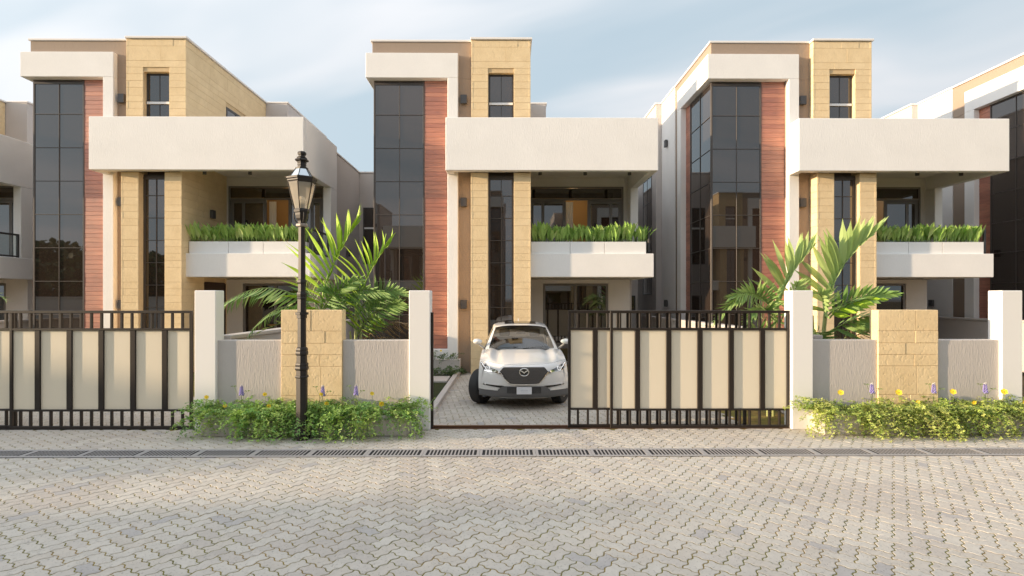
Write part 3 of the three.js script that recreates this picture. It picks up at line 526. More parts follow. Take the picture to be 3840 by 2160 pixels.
function frond(palm, A, C, B, sides, len, wid, n, mats, o = {}) {     // rachis A-C-B; sides: two leaf directions
  const org = palm.position, q = new THREE.QuadraticBezierCurve3(A, C, B), pts = []; for (let i = 0; i <= 14; i++) pts.push(q.getPoint(i / 14).sub(org));
  const f = mesh('frond', tube(pts, 0.016, 14, 6, 0.22), o.stem || G.stem, palm), m4 = new THREE.Matrix4();
  sides.forEach((sv, si) => {
    for (let i = 0; i < n; i++) {
      const t = lerp(o.from ?? 0.12, 0.99, Math.pow(i / (n - 1), 0.9)), p = q.getPoint(t).sub(org), T = q.getTangent(t).normalize();
      const S = sv.clone().addScaledVector(T, -sv.dot(T)).normalize(), ang = lerp(o.a0 ?? 1.15, o.a1 ?? 0.22, Math.pow(t, o.ap ?? 1.3)) * (si ? o.ang2 ?? 1 : 1) + rr(-0.07, 0.07);
      const dir = T.clone().multiplyScalar(Math.cos(ang)).addScaledVector(S, Math.sin(ang)); dir.y -= o.sag ?? 0; dir.x += rr(-0.04, 0.04); dir.z += rr(-0.06, 0.06); dir.normalize();
      const wv = T.clone().addScaledVector(dir, -T.dot(dir)).normalize(); let nv = dir.clone().cross(wv);
      if (o.up) { const want = o.up; if (nv.dot(want) < 0) { wv.negate(); nv.negate(); } }
      const L = len * (si && o.second ? o.second : 1) * (t < 0.3 ? lerp(0.72, 1, t / 0.3) : lerp(1, 0.42, (t - 0.3) / 0.7)) * rr(0.9, 1.08);
      let roll = (o.sun ?? 0.5) + rr(-0.2, 0.2);
      if (wv.dot(SUN) * nv.dot(SUN) < 0) roll = Math.abs(roll); else roll = -Math.abs(roll);
      const w2 = wv.clone().multiplyScalar(Math.cos(roll)).addScaledVector(nv, Math.sin(roll)), n2 = dir.clone().cross(w2);
      const l = mesh('leaflet', leaflets[Math.floor(rnd() * (o.soft ? 4 : 3))], mats[Math.floor(rnd() * mats.length)], f);
      m4.makeBasis(dir, w2, n2); l.quaternion.setFromRotationMatrix(m4); l.position.copy(p); l.scale.set(L, wid * (t > 0.75 ? lerp(1, 0.55, (t - 0.75) / 0.25) : 1) * rr(0.85, 1.1), L);
    }
  });
  return f;
}
function cane(palm, pts, r) { const g = tube(pts.map(p => p.clone().sub(palm.position)), r, 12, 8, 0.75); return mesh('cane', g, G.cane, palm); }
const TALL = { from: 0.02, second: 0.4, ang2: 0.35, sun: 0.8, a0: 1.45, a1: 0.12, ap: 0.8, curl: 1 };
const v3 = (x, y, z) => new THREE.Vector3(x, y, z);
const upv = v3(0, 1, 0);
{ // palm behind the lamp
  const p = thing('palm', 'bright green palm rising behind the stone pier and street lamp', 'palm', [-3.45, 0, -10.35]);
  cane(p, [V(-3.45, 0, 10.35), V(-3.47, 1.2, 10.33), V(-3.46, 2.15, 10.3)], 0.035); cane(p, [V(-3.55, 0, 10.45), V(-3.6, 1.0, 10.4), V(-3.62, 1.9, 10.35)], 0.028);
  frond(p, V(-3.47, 1.95, 10.3), V(-3.36, 2.85, 10.25), V(-2.72, 3.55, 10.0), [v3(-0.85, 0.52, 0.12), v3(0.1, -0.25, -1)], 1.0, 0.128, 18, G.bright, TALL);
  frond(p, V(-3.5, 1.9, 10.32), V(-4.3, 2.85, 10.2), V(-5.22, 2.02, 9.95), [v3(0.1, -0.5, 0.8), v3(0.0, -0.4, -0.9)], 0.55, 0.040, 24, [...G.mid, G.pale[0]], { sag: 0.45, soft: true });
  frond(p, V(-3.5, 1.9, 10.3), V(-4.1, 2.35, 10.1), V(-4.55, 1.62, 9.85), [v3(0, -0.4, 0.9), v3(-0.2, -0.3, -0.9)], 0.42, 0.036, 18, G.mid, { sag: 0.5, soft: true });
  frond(p, V(-3.45, 1.95, 10.3), V(-2.95, 2.55, 10.1), V(-2.15, 2.3, 9.8), [v3(0.1, 0.7, 0.6), v3(0.1, -0.7, 0.5)], 0.5, 0.042, 22, G.mid, { sag: 0.12 });
  frond(p, V(-3.45, 1.9, 10.25), V(-3.2, 2.4, 10.0), V(-2.62, 2.55, 9.8), [v3(-0.6, 0.7, 0.4), v3(0.5, -0.7, 0.5)], 0.5, 0.045, 18, G.mid, {});
  frond(p, V(-3.5, 1.9, 10.4), V(-3.9, 2.6, 10.7), V(-4.2, 2.5, 11.2), [v3(-0.6, 0.4, -0.3), v3(0.6, 0.4, 0.3)], 0.5, 0.045, 16, [G.bright[0], G.mid[0]], {});
  frond(p, V(-3.55, 1.8, 10.3), V(-4.0, 1.9, 10.0), V(-4.5, 1.56, 9.85), [v3(0, 0.5, 0.8), v3(0, 0.5, -0.8)], 0.22, 0.04, 8, [G.pale[0], G.dry[0]], { sag: 0.2 });
}
{
  const p = thing('palm', 'bright green palm behind the front wall left of the driveway pillar', 'palm', [-2.82, 0, -10.4]);
  cane(p, [V(-2.82, 0, 10.4), V(-2.84, 1.1, 10.38), V(-2.82, 2.05, 10.33)], 0.035); cane(p, [V(-2.76, 0, 10.3), V(-2.73, 1.0, 10.3), V(-2.72, 1.8, 10.3)], 0.028); cane(p, [V(-2.9, 0, 10.5), V(-2.93, 0.9, 10.5), V(-2.95, 1.6, 10.4)], 0.024);
  frond(p, V(-2.82, 1.9, 10.33), V(-2.70, 2.66, 10.25), V(-2.16, 3.20, 10.05), [v3(-0.85, 0.52, 0.1), v3(0.1, -0.25, -1)], 0.84, 0.112, 17, G.bright, TALL);
  frond(p, V(-2.8, 1.85, 10.3), V(-2.5, 2.5, 10.1), V(-1.82, 2.32, 9.8), [v3(-0.2, 0.8, 0.4), v3(0.3, -0.75, 0.5)], 0.55, 0.036, 26, G.mid, {});
  frond(p, V(-2.78, 1.6, 10.3), V(-2.3, 2.2, 10.1), V(-1.88, 2.12, 9.9), [v3(-0.3, 0.7, 0.4), v3(0.35, -0.75, 0.4)], 0.55, 0.045, 22, G.mid, { sag: 0.1 });
  frond(p, V(-2.8, 1.5, 10.3), V(-2.5, 2.0, 10.0), V(-2.2, 1.85, 9.75), [v3(-0.4, 0.6, 0.5), v3(0.5, -0.6, 0.4)], 0.5, 0.045, 18, [...G.mid, G.bright[1]], { sag: 0.1 });
  frond(p, V(-2.85, 1.8, 10.3), V(-3.0, 2.3, 10.1), V(-3.3, 2.35, 9.9), [v3(-0.5, 0.6, 0.4), v3(0.4, -0.5, 0.4)], 0.45, 0.045, 16, G.mid, {});
  frond(p, V(-2.75, 1.35, 10.3), V(-2.2, 1.95, 10.0), V(-1.62, 1.72, 9.75), [v3(0, 0.55, 0.7), v3(0, -0.75, 0.5)], 0.5, 0.020, 22, G.dry, { sag: 0.25, soft: true, stem: G.dry[1] });
  frond(p, V(-2.75, 1.3, 10.35), V(-2.3, 1.65, 10.1), V(-1.75, 1.4, 9.8), [v3(0, 0.5, 0.7), v3(0, -0.7, 0.5)], 0.42, 0.020, 18, G.dry, { sag: 0.25, soft: true, stem: G.dry[1] });
}
{
  const p = thing('palm', 'pale green palm spreading over the right end of the gate', 'palm', [5.0, 0, -10.4]);
  cane(p, [V(5.0, 0, 10.4), V(4.98, 1.1, 10.35), V(5.0, 2.1, 10.3)], 0.04); cane(p, [V(4.9, 0, 10.4), V(4.86, 1.0, 10.35), V(4.84, 1.8, 10.3)], 0.028);
  frond(p, V(5.0, 1.9, 10.3), V(5.12, 2.65, 10.25), V(5.56, 3.14, 10.1), [v3(-0.8, 0.6, 0.12), v3(0.35, -0.2, -0.9)], 0.92, 0.112, 15, G.pale, TALL);
  frond(p, V(4.98, 1.9, 10.3), V(4.5, 2.75, 10.1), V(3.72, 1.82, 9.9), [v3(-0.3, 0.5, 0.8), v3(-0.1, -0.6, 0.6)], 0.55, 0.036, 24, [G.pale[1], G.mid[1], G.pale[0]], { sag: 0.25, soft: true });
  frond(p, V(4.98, 1.9, 10.25), V(4.55, 2.5, 10.0), V(3.95, 2.25, 9.8), [v3(-0.2, 0.6, 0.6), v3(0, -0.7, 0.5)], 0.5, 0.038, 22, [G.pale[1], G.mid[1]], { sag: 0.2 });
  frond(p, V(5.0, 1.75, 10.2), V(4.6, 2.3, 9.95), V(4.2, 1.8, 9.8), [v3(-0.4, 0.3, 0.6), v3(0.3, -0.6, 0.5)], 0.5, 0.042, 20, [...G.pale, G.mid[1]], { sag: 0.3, soft: true });
  frond(p, V(4.95, 1.4, 10.3), V(4.5, 1.9, 10.1), V(4.0, 1.3, 9.9), [v3(-0.2, 0.5, 0.6), v3(0.2, -0.6, 0.5)], 0.5, 0.05, 20, [...G.pale, G.mid[0]], { sag: 0.3, soft: true });
  frond(p, V(5.05, 1.8, 10.2), V(5.2, 2.4, 9.95), V(5.1, 2.5, 9.7), [v3(-0.8, 0.3, 0.2), v3(0.8, 0.2, 0.2)], 0.42, 0.045, 14, G.pale, { sag: 0.15 });
}
{
  const p = thing('palm', 'tall pale green palm in front of the right house tower', 'palm', [5.92, 0, -10.4]);
  cane(p, [V(5.92, 0, 10.4), V(5.9, 1.2, 10.35), V(5.95, 2.1, 10.3)], 0.045); cane(p, [V(5.8, 0, 10.3), V(5.72, 1.1, 10.3), V(5.66, 1.9, 10.25)], 0.032); cane(p, [V(6.1, 0.8, 10.3), V(6.25, 1.5, 10.2), V(6.5, 2.2, 10.1)], 0.016);
  frond(p, V(5.93, 1.95, 10.3), V(6.02, 2.85, 10.25), V(6.62, 3.38, 10.05), [v3(-0.8, 0.6, 0.12), v3(0.35, -0.2, -0.9)], 1.06, 0.130, 16, G.pale, TALL);
  frond(p, V(5.95, 1.9, 10.25), V(6.3, 2.35, 10.1), V(6.95, 2.3, 9.9), [v3(-0.1, 0.8, 0.4), v3(0.1, -0.7, 0.5)], 0.40, 0.070, 13, [G.mid[0], G.mid[1]], { sag: 0.02 });
  frond(p, V(5.95, 1.85, 10.2), V(6.1, 2.2, 10.0), V(6.6, 2.2, 9.8), [v3(-0.1, 0.6, 0.7), v3(0.1, -0.7, 0.6)], 0.36, 0.095, 7, [G.mid[1], G.bright[1]], { sag: 0.05 });
  frond(p, V(5.95, 1.6, 10.2), V(6.3, 1.9, 10.0), V(6.75, 1.95, 9.85), [v3(0, -0.8, 0.5), v3(-0.1, 0.5, 0.7)], 0.6, 0.085, 10, [G.mid[0], G.mid[1]], { sag: 0.05 });
  frond(p, V(5.9, 1.85, 10.25), V(5.75, 2.35, 10.0), V(5.45, 2.3, 9.8), [v3(-0.4, 0.4, 0.6), v3(0.5, 0.3, 0.4)], 0.4, 0.05, 12, G.pale, { sag: 0.15 });
  frond(p, V(5.85, 1.4, 10.2), V(5.6, 1.8, 10.0), V(5.4, 1.4, 9.85), [v3(-0.4, 0.4, 0.6), v3(0.5, 0.0, 0.6)], 0.4, 0.05, 12, [...G.mid, G.pale[0]], { sag: 0.25 });
  frond(p, V(6.0, 1.25, 10.25), V(6.4, 1.72, 10.0), V(6.85, 1.6, 9.8), [v3(0, 0.55, 0.7), v3(0, -0.75, 0.5)], 0.45, 0.016, 16, G.dry, { sag: 0.2, soft: true, stem: G.dry[1] });
}
{
  const p = thing('palm', 'palm frond tips reaching in at the left edge above the gate', 'palm', [-10.6, 0, -10.4]);
  cane(p, [V(-10.6, 0, 10.4), V(-10.6, 1.0, 10.4), V(-10.55, 1.9, 10.3)], 0.035);
  frond(p, V(-10.5, 1.85, 10.3), V(-9.8, 2.6, 10.1), V(-8.92, 2.22, 9.9), [v3(0.1, 0.4, 0.8), v3(0.0, -0.5, -0.8)], 0.45, 0.04, 20, G.pale, { sag: 0.15, soft: true });
  frond(p, V(-10.5, 1.9, 10.3), V(-10.3, 2.9, 10.2), V(-9.7, 3.5, 10.1), [v3(-0.8, 0.6, 0.1), v3(0.3, -0.2, -0.9)], 0.7, 0.07, 16, G.bright, {});
}

// white boxes on the balconies with broad glossy leaves
const broad = (() => { const n = 6, pos = []; const P = (i, s) => { const t = i / n, w = t < 0.32 ? 0.05 : Math.pow(Math.sin(Math.PI * (0.06 + 0.94 * (t - 0.32) / 0.68)), 0.8); return [s * 0.5 * w, t, 0.55 * t * t * t + Math.abs(s) * 0.10 * w]; };
  for (let i = 0; i < n; i++) for (const s of [-1, 1]) { const a = P(i, 0), b = P(i + 1, 0), c = P(i + 1, s), d = P(i, s); if (s > 0) pos.push(...a, ...d, ...c, ...a, ...c, ...b); else pos.push(...a, ...b, ...c, ...a, ...c, ...d); }
  const g = fromTris(pos), uv = new Float32Array(pos.length / 3 * 2); for (let i = 0; i < uv.length / 2; i++) { uv[i * 2] = pos[i * 3 + 1]; uv[i * 2 + 1] = pos[i * 3] + 0.5; } g.setAttribute('uv', new THREE.BufferAttribute(uv, 2)); return g; })();
const lilyMats = [leafMat(0.42, 0.64, 0.16, 0.15), leafMat(0.50, 0.72, 0.20, 0.15), leafMat(0.35, 0.58, 0.13, 0.15), leafMat(0.60, 0.76, 0.28, 0.15)];
function tuft(nl) { const out = [[], [], [], []]; const m = new THREE.Matrix4();
  for (let i = 0; i < nl; i++) { const h = rr(0.40, 0.68), w = rr(0.09, 0.135), a = rr(0, 6.283), tilt = rr(0.02, 0.36), g = broad.clone(); g.scale(w, h, h * rr(0.1, 0.6)); g.applyMatrix4(m.makeRotationFromEuler(new THREE.Euler(tilt, a, 0, 'YXZ'))); g.translate(Math.sin(a) * 0.04 + rr(-0.05, 0.05), 0, Math.cos(a) * 0.04 + rr(-0.05, 0.05)); out[Math.floor(rnd() * 4)].push(g); }
  return out; }
const tufts = [0, 1, 2, 3].map(() => tuft(16).map(a => a.length ? join(a) : null));
for (const i of [-1, 0, 1]) {
  const hn = ['behind the street lamp', 'above the white car', 'above the tall right palm'][i + 1];
  [[0.70, 1.86, 'left'], [1.872, 2.89, 'middle'], [2.902, 4.14, 'right']].forEach(([a, b, pos]) => {
    const cx = (a + b) / 2 + i * STEP, w = b - a;
    const t = thing('planter_box', `white planter box on the balcony ${hn}, ${pos} of three`, 'planter', [cx, 3.56, -16.70], 'planter boxes on the balconies');
    const L = (...q) => box(...q);
    mesh('box', join(L(-w / 2, w / 2, 0.002, 0.36, -0.16, -0.14, 0.005), L(-w / 2, w / 2, 0.002, 0.36, 0.14, 0.16, 0.005), L(-w / 2, -w / 2 + 0.02, 0.002, 0.36, -0.1395, 0.1395, 0.005), L(w / 2 - 0.02, w / 2, 0.002, 0.36, -0.1395, 0.1395, 0.005)), M.smoothWhite, t);
    mesh('soil', L(-w / 2 + 0.02, w / 2 - 0.02, 0.01, 0.31, -0.14, 0.14, 0), M.soil, t);
    const pl = thing('leafy_plants', `row of broad green leaves in the ${pos} planter box ${hn}`, 'plants', [cx, 3.87, -16.70], 'leafy plants in the balcony boxes');
    const n = Math.round(w / 0.135); for (let k = 0; k < n; k++) { const u = -w / 2 + w * (k + 0.5) / n, g = tufts[Math.floor(rnd() * 4)], ry = rr(0, 6.28), pt = new THREE.Group(); pt.name = 'plant'; pt.position.set(u, 0, rr(-0.05, 0.05)); pt.rotation.y = ry; pt.scale.setScalar(rr(0.88, 1.08)); pl.add(pt);
      g.forEach((q, j) => { if (q) mesh('leaves', q, lilyMats[j], pt); }); }
  });
}

// street planters with trailing shrubs and flowers
const sprig = (() => { const pos = []; const leaf = (x, y, a, L) => { const c = Math.cos(a), s = Math.sin(a), P = (u, v, z) => [x + u * c - v * s, y + u * s + v * c, z]; const A = P(0, 0, 0), B = P(L * 0.5, L * 0.3, 0.1 * L), C = P(L, 0, -0.12 * L), D = P(L * 0.5, -L * 0.3, 0.1 * L); pos.push(...A, ...C, ...B, ...A, ...D, ...C); };
  leaf(0.35, 0, 0, 0.65); leaf(0.35, 0, 1.15, 0.55); leaf(0.35, 0, -1.15, 0.55); const g = fromTris(pos), uv = new Float32Array(pos.length / 3 * 2); for (let i = 0; i < uv.length / 2; i++) { uv[i * 2] = pos[i * 3]; uv[i * 2 + 1] = pos[i * 3 + 1]; } g.setAttribute('uv', new THREE.BufferAttribute(uv, 2)); return g; })();
function shrubs(parentPos, x0, x1, d0, d1, y0, nShoot, hues, label, cat, hang = 1, reach = 1, size = 1) {
  const org = v3((x0 + x1) / 2, y0, -(d0 + d1) / 2), mats = [], cols = [], twigs = []; const m = new THREE.Matrix4(), Q = new THREE.Quaternion(), E = new THREE.Euler();
  for (let k = 0; k < nShoot; k++) {
    const A = v3(rr(x0, x1), y0, -rr(d0, d1)), front = rnd() < 0.62, side = A.x < x0 + 0.35 ? -1 : A.x > x1 - 0.35 ? 1 : 0;
    const out = v3(rr(-0.5, 0.5) + side * 0.75, 0, front ? rr(0.4, 1) : rr(-0.5, 0.4)).normalize(), L = rr(0.3, 0.62) * reach, lift = front ? rr(0.08, 0.34) : rr(0.16, 0.36);
    const B = A.clone().addScaledVector(out, L * 0.55).add(v3(0, lift, 0)), C = A.clone().addScaledVector(out, L * rr(0.85, 1.1)).add(v3(0, front ? lift - rr(0.1, 0.74) * hang : lift * rr(0.3, 0.9), 0));
    C.y = Math.max(C.y, 0.03); const q = new THREE.QuadraticBezierCurve3(A, B, C); if (k % 3 === 0) twigs.push(tube([0, 0.33, 0.66, 1].map(t => q.getPoint(t).sub(org)), 0.0035, 5, 4, 0.4));
    const n = 19 + Math.floor(rnd() * 9), tone = rr(-1, 1), h = hues[Math.floor(rnd() * hues.length)];
    for (let i = 0; i < n; i++) {
      const t = lerp(0.12, 1, i / (n - 1)), p = q.getPoint(t), T = q.getTangent(t), s = i & 1 ? 1 : -1; p.add(v3(rr(-0.025, 0.025), rr(-0.02, 0.02), rr(-0.025, 0.025))); if (p.y < 0.012) continue;
      const yaw = Math.atan2(-T.z, T.x) + s * rr(0.4, 1.3); E.set(rr(-0.7, 0.7) , yaw, rr(-0.7, 0.35), 'YZX'); Q.setFromEuler(E); Q.multiply(new THREE.Quaternion().setFromEuler(new THREE.Euler(-Math.PI / 2 + rr(-0.7, 0.7), 0, 0)));
      const sc = size * rr(0.036, 0.066) * (0.8 + 0.4 * hash(k, 3, 9)); mats.push(m.compose(p.sub(org), Q, v3(sc, sc, sc)).clone());
      const v = 1 + 0.28 * tone + rr(-0.16, 0.16); cols.push(new THREE.Color().setRGB(h[0] * v, h[1] * v, h[2] * v));
    }
  }
  const im = new THREE.InstancedMesh(sprig, shrubLeaf, mats.length); mats.forEach((q, i) => { im.setMatrixAt(i, q); im.setColorAt(i, cols[i]); }); im.castShadow = im.receiveShadow = true;
  const t = thing('flowering_shrub', label, cat, org.toArray()); t.userData.kind = 'stuff'; im.name = 'leaves'; im.userData.kind = 'stuff'; t.add(im); if (twigs.length) mesh('stems', join(twigs), std(0.20, 0.13, 0.08), t); return t;
}
const shrubLeaf = phys(1, 1, 1, { roughness: 0.6, transmission: 0.3, thickness: 0 });
function yellowFlower(x, y, d, face, r, label) {
  const t = thing('yellow_flower', label, 'flower', [x, y, -d], 'yellow flowers in the street planters'); t.rotation.set(face[0], face[1], 0, 'YXZ'); t.scale.setScalar(r * 0.62);
  mesh('stem', tube([[0, -3.4, -1.2], [0.1, -1.5, -0.5], [0, 0, 0]], 0.06, 6, 5), G.stem, t);
  for (let k = 0; k < 6; k++) { const g = broad.clone(); g.scale(0.95, 1.0, 0.35); g.rotateX(0.9); g.rotateX(-Math.PI / 2 + 0.4); const m = mesh('petal', petalG, petalM, t); m.rotation.z = k * Math.PI / 3; }
  mesh('eye', new THREE.SphereGeometry(0.22, 8, 6).scale(1, 1, 0.6).translate(0, 0, 0.06), std(0.55, 0.30, 0.02), t);
}
const petalM = phys(0.86, 0.66, 0.03, { roughness: 0.7, transmission: 0.3, thickness: 0 });
const petalG = (() => { const pos = [], n = 4, P = (i, s) => { const t = i / n, w = 0.34 * Math.sin(Math.PI * (0.12 + 0.66 * t)); return [s * w * 1.25, t, 0.30 * t * t]; }; for (let i = 0; i < n; i++) pos.push(...P(i, -1), ...P(i, 1), ...P(i + 1, 1), ...P(i, -1), ...P(i + 1, 1), ...P(i + 1, -1)); return triUV(fromTris(pos)); })();
function spike(x, y, d, label, h = 0.17) {
  const t = thing('purple_flower', label, 'flower', [x, y, -d], 'purple flower spikes in the street planters');
  mesh('stem', tube([[0.01, -0.3, -0.03], [0, -0.1, 0], [0, h, 0]], 0.005, 6, 5), G.stem, t);
  const fl = [], tip = []; for (let i = 0; i < 46; i++) { const u = i / 46, a = i * 2.4, r = lerp(0.030, 0.012, u), g = new THREE.SphereGeometry(lerp(0.015, 0.009, u), 5, 4); g.scale(1, 0.8, 1); g.translate(Math.cos(a) * r, u * h, Math.sin(a) * r); (u > 0.86 ? tip : fl).push(g); }
  mesh('blossom', join(fl), std(0.36, 0.31, 0.68, { roughness: 0.8 }), t); mesh('bud', join(tip), std(0.62, 0.58, 0.60), t);
  const lf = []; for (const s of [-1, 1]) for (let k = 0; k < 5; k++) { const g = sprig.clone(); g.scale(0.05, 0.05, 0.05); g.rotateX(-1.2); g.rotateY(k * 1.25); g.translate(s * 0.11, h * (s > 0 ? 0.45 : 0.9), 0.03); lf.push(g); }
  for (const s of [-1, 1]) lf.push(tube([[0, -0.15, 0], [s * 0.06, h * 0.2, 0.02], [s * 0.11, h * (s > 0 ? 0.45 : 0.9), 0.03]], 0.003, 5, 4)); mesh('leaves', join(lf), leafMat(0.25, 0.36, 0.08, 0.3), t);
}
for (const [x0, x1, hues, where, lab] of [[-4.92, -1.62, [[0.27, 0.46, 0.09], [0.36, 0.54, 0.11], [0.45, 0.60, 0.14], [0.21, 0.41, 0.10]], 'left', 'below the wall behind the street lamp'], [5.12, 8.42, [[0.38, 0.48, 0.09], [0.44, 0.52, 0.12], [0.28, 0.40, 0.075], [0.50, 0.55, 0.15]], 'right', 'in full sun at the right']]) {
  const cx = (x0 + x1) / 2, t = thing('stone_planter', 'low grey stucco planter trough ' + lab, 'planter', [cx, 0, -9.15]);
  const L = (...q) => box(...q).translate(-cx, 0, 9.15);
  mesh('trough', join(L(x0, x1, 0.001, 0.325, 8.92, 9.0, 0.01), L(x0, x0 + 0.09, 0.001, 0.325, 9.001, 9.385, 0.01), L(x1 - 0.09, x1, 0.001, 0.325, 9.001, 9.385, 0.01)), M.greige, t); mesh('soil', L(x0 + 0.09, x1 - 0.09, 0.001, 0.27, 9.001, 9.385, 0), M.soil, t);
  shrubs(null, x0 + 0.08, x1 - 0.06, 8.95, 9.34, 0.28, 700, hues, where === 'left' ? 'trailing green shrub spilling from the trough by the street lamp' : 'sunlit yellow green shrub spilling from the right trough', 'shrub');
}
[[-4.86, 0.62, 8.98, [-0.5, 0.6], 0.055, 'leftmost yellow flower beside the gate pillar'], [-3.93, 0.66, 9.0, [-0.5, 0.5], 0.055, 'yellow flower left of the street lamp'], [-3.80, 0.50, 8.85, [-0.2, 0.2], 0.055, 'yellow flower low in the leaves left of the street lamp'], [-4.52, 0.5, 8.9, [-0.1, 0.3], 0.05, 'small yellow flower low below the left purple spike'], [-3.02, 0.66, 9.0, [-0.5, 0.6], 0.05, 'yellow flower right of the street lamp'], [-2.9, 0.53, 8.9, [-0.1, 0.2], 0.055, 'yellow flower low in the leaves right of the street lamp'], [-2.2, 0.67, 9.0, [-0.5, 0.6], 0.055, 'yellow flower above the right end of the lamp planter'], [-2.02, 0.53, 8.88, [0.2, 0.5], 0.07, 'wide open yellow flower at the right end of the lamp planter'],
 [5.42, 0.68, 8.98, [-0.5, -0.4], 0.075, 'yellow flower at the left end of the sunlit planter'], [6.37, 0.68, 8.98, [-0.5, -0.4], 0.08, 'yellow flower before the left edge of the right stone pier'], [7.26, 0.69, 8.98, [-0.5, -0.4], 0.075, 'yellow flower before the right edge of the right stone pier'], [8.1, 0.69, 8.98, [-0.5, -0.4], 0.08, 'yellow flower by the right edge of the picture'], [6.58, 0.55, 8.85, [0.2, -0.3], 0.06, 'yellow flower hanging low before the right stone pier'], [7.5, 0.54, 8.86, [0.2, -0.3], 0.055, 'half hidden yellow flower right of the right stone pier'], [8.33, 0.55, 8.86, [0.2, -0.3], 0.06, 'low yellow flower against the last white pillar']].forEach(a => yellowFlower(...a));
[[-4.33, 0.64, 9.05, 'purple flower spike left of the lamp before the grey wall'], [-3.33 + 0.32, 0.63, 9.05, 'purple flower spike just right of the street lamp'], [-2.47, 0.64, 9.05, 'purple flower spike before the grey wall near the driveway'], [5.98, 0.66, 9.05, 'purple flower spike before the grey wall left of the right stone pier'], [7.0, 0.66, 9.05, 'purple flower spike before the right stone pier'], [7.85, 0.66, 9.05, 'purple flower spike before the grey wall near the right edge']].forEach(a => spike(...a));

// front garden of the middle house: lawn, kerb, raised bed
{
  struct('lawn', box(-4.85, -1.53, -0.09, 0.012, 9.62, 16.44, 0), std(0.20, 0.20, 0.10, { map: grassTone, bumpMap: stoneBump, bumpScale: 0.02 }));
  struct('driveway_kerb', box(-1.53, -1.40, -0.05, 0.10, 9.62, 16.40, 0.012), M.greige);
  struct('stepping_stone', box(-2.1, -1.60, -0.02, 0.06, 14.6, 15.5, 0.01), M.greige);
  const t = thing('raised_bed', 'grey raised flower bed at the foot of the middle house', 'planter', [-2.8, 0, -16.25]);
  mesh('trough', join(box(-1.42, 1.42, 0.013, 0.45, -0.17, -0.09, 0.01), box(1.34, 1.42, 0.013, 0.45, -0.089, 0.20, 0.01), box(-1.42, -1.34, 0.013, 0.45, -0.089, 0.20, 0.01)), M.greige, t); mesh('soil', box(-1.34, 1.34, 0.013, 0.40, -0.09, 0.2, 0), M.soil, t);
  shrubs(null, -4.1, -1.5, 16.12, 16.38, 0.42, 60, [[0.10, 0.18, 0.04], [0.14, 0.22, 0.05]], 'small green shrubs in the raised bed of the middle house', 'shrub', 0.4, 0.6);
  shrubs(null, -2.6, -1.62, 15.7, 16.0, 0.02, 70, [[0.08, 0.15, 0.035], [0.11, 0.18, 0.045]], 'green shrub on the lawn below the raised bed', 'shrub', 0, 0.9);
  shrubs(null, -1.36, -1.15, 16.3, 16.5, 0.02, 26, [[0.09, 0.17, 0.04]], 'small dark green shrub at the corner of the raised bed', 'shrub', 0, 0.8);
  yellowFlower(-1.95, 0.70, 16.2, [-0.4, 0.3], 0.05, 'yellow flower in the raised bed left of the white car'); spike(-2.28, 0.55, 16.2, 'purple flower spike in the raised bed left of the white car', 0.2);
}

// the far end of the street: trees and a brick wall, out of frame, mirrored in the windows and shading the road
function bigTree(x, z, hgt, rad, label, n) {
  const t = thing('broadleaf_tree', label, 'tree', [x, 0, z], 'trees at the end of the street');
  mesh('trunk', join(tube([[0, -0.1, 0], [0.1, hgt * 0.3, 0.05], [0, hgt * 0.62, 0]], 0.22, 8, 8, 0.5), ...[0, 1, 2, 3, 4].map(k => { const a = k * 1.26 + x; return tube([[0.05, hgt * (0.3 + 0.05 * k), 0], [Math.cos(a) * rad * 0.4, hgt * 0.58, Math.sin(a) * rad * 0.4], [Math.cos(a) * rad * 0.75, hgt * 0.75, Math.sin(a) * rad * 0.75]], 0.08, 6, 6, 0.4); })), std(0.12, 0.09, 0.065), t);
  const im = new THREE.InstancedMesh(leafBig, leafMat(0.08, 0.13, 0.035, 0.2), n), m = new THREE.Matrix4(); let k = 0, guard = 0;
  while (k < n && guard++ < n * 30) { const p = v3(rr(-1, 1), rr(-1, 1), rr(-1, 1)); if (p.length() > 1 || fbm(p.x * 2.2 + x + 40, p.y * 2.2 + p.z * 1.7 + 40, 91, 2) < 0.36) continue; const s = rr(0.3, 0.6); m.compose(v3(p.x * rad, hgt * 0.62 + p.y * hgt * 0.38, p.z * rad), new THREE.Quaternion().setFromEuler(new THREE.Euler(rr(0, 6), rr(0, 6), rr(0, 6))), v3(s, s, s)); im.setMatrixAt(k++, m); }
  im.count = k; im.name = 'crown'; im.userData.kind = 'stuff'; im.castShadow = im.receiveShadow = true; t.add(im);
}
const leafBig = leafletGeo(0.2, 0.1);
bigTree(-46, -6.5, 6.2, 3.2, 'round dark tree at the far end of the street beside the gates', 2600); bigTree(-47, -1.5, 7.0, 3.6, 'round dark tree in the middle of the street end', 2600); bigTree(-45, 4.8, 7.4, 4.6, 'spreading dark tree on the far side of the street end', 2600); bigTree(-33, 15, 6.4, 5.5, 'wide tree behind the brick wall', 5200); bigTree(-42, 17, 7.4, 6, 'tall tree behind the brick wall', 5200); bigTree(-25, 17, 5.6, 4.5, 'low tree behind the brick wall', 4200);
{ const t = thing('brick_wall', 'painted brick wall on the other side of the street', 'wall', [-36, 0, 9.5]); mesh('wall', box(-13, 13, 0, 2.3, -0.12, 0.12), M.white, t); mesh('coping', box(-13.05, 13.05, 2.302, 2.4, -0.17, 0.17), M.coping, t); }

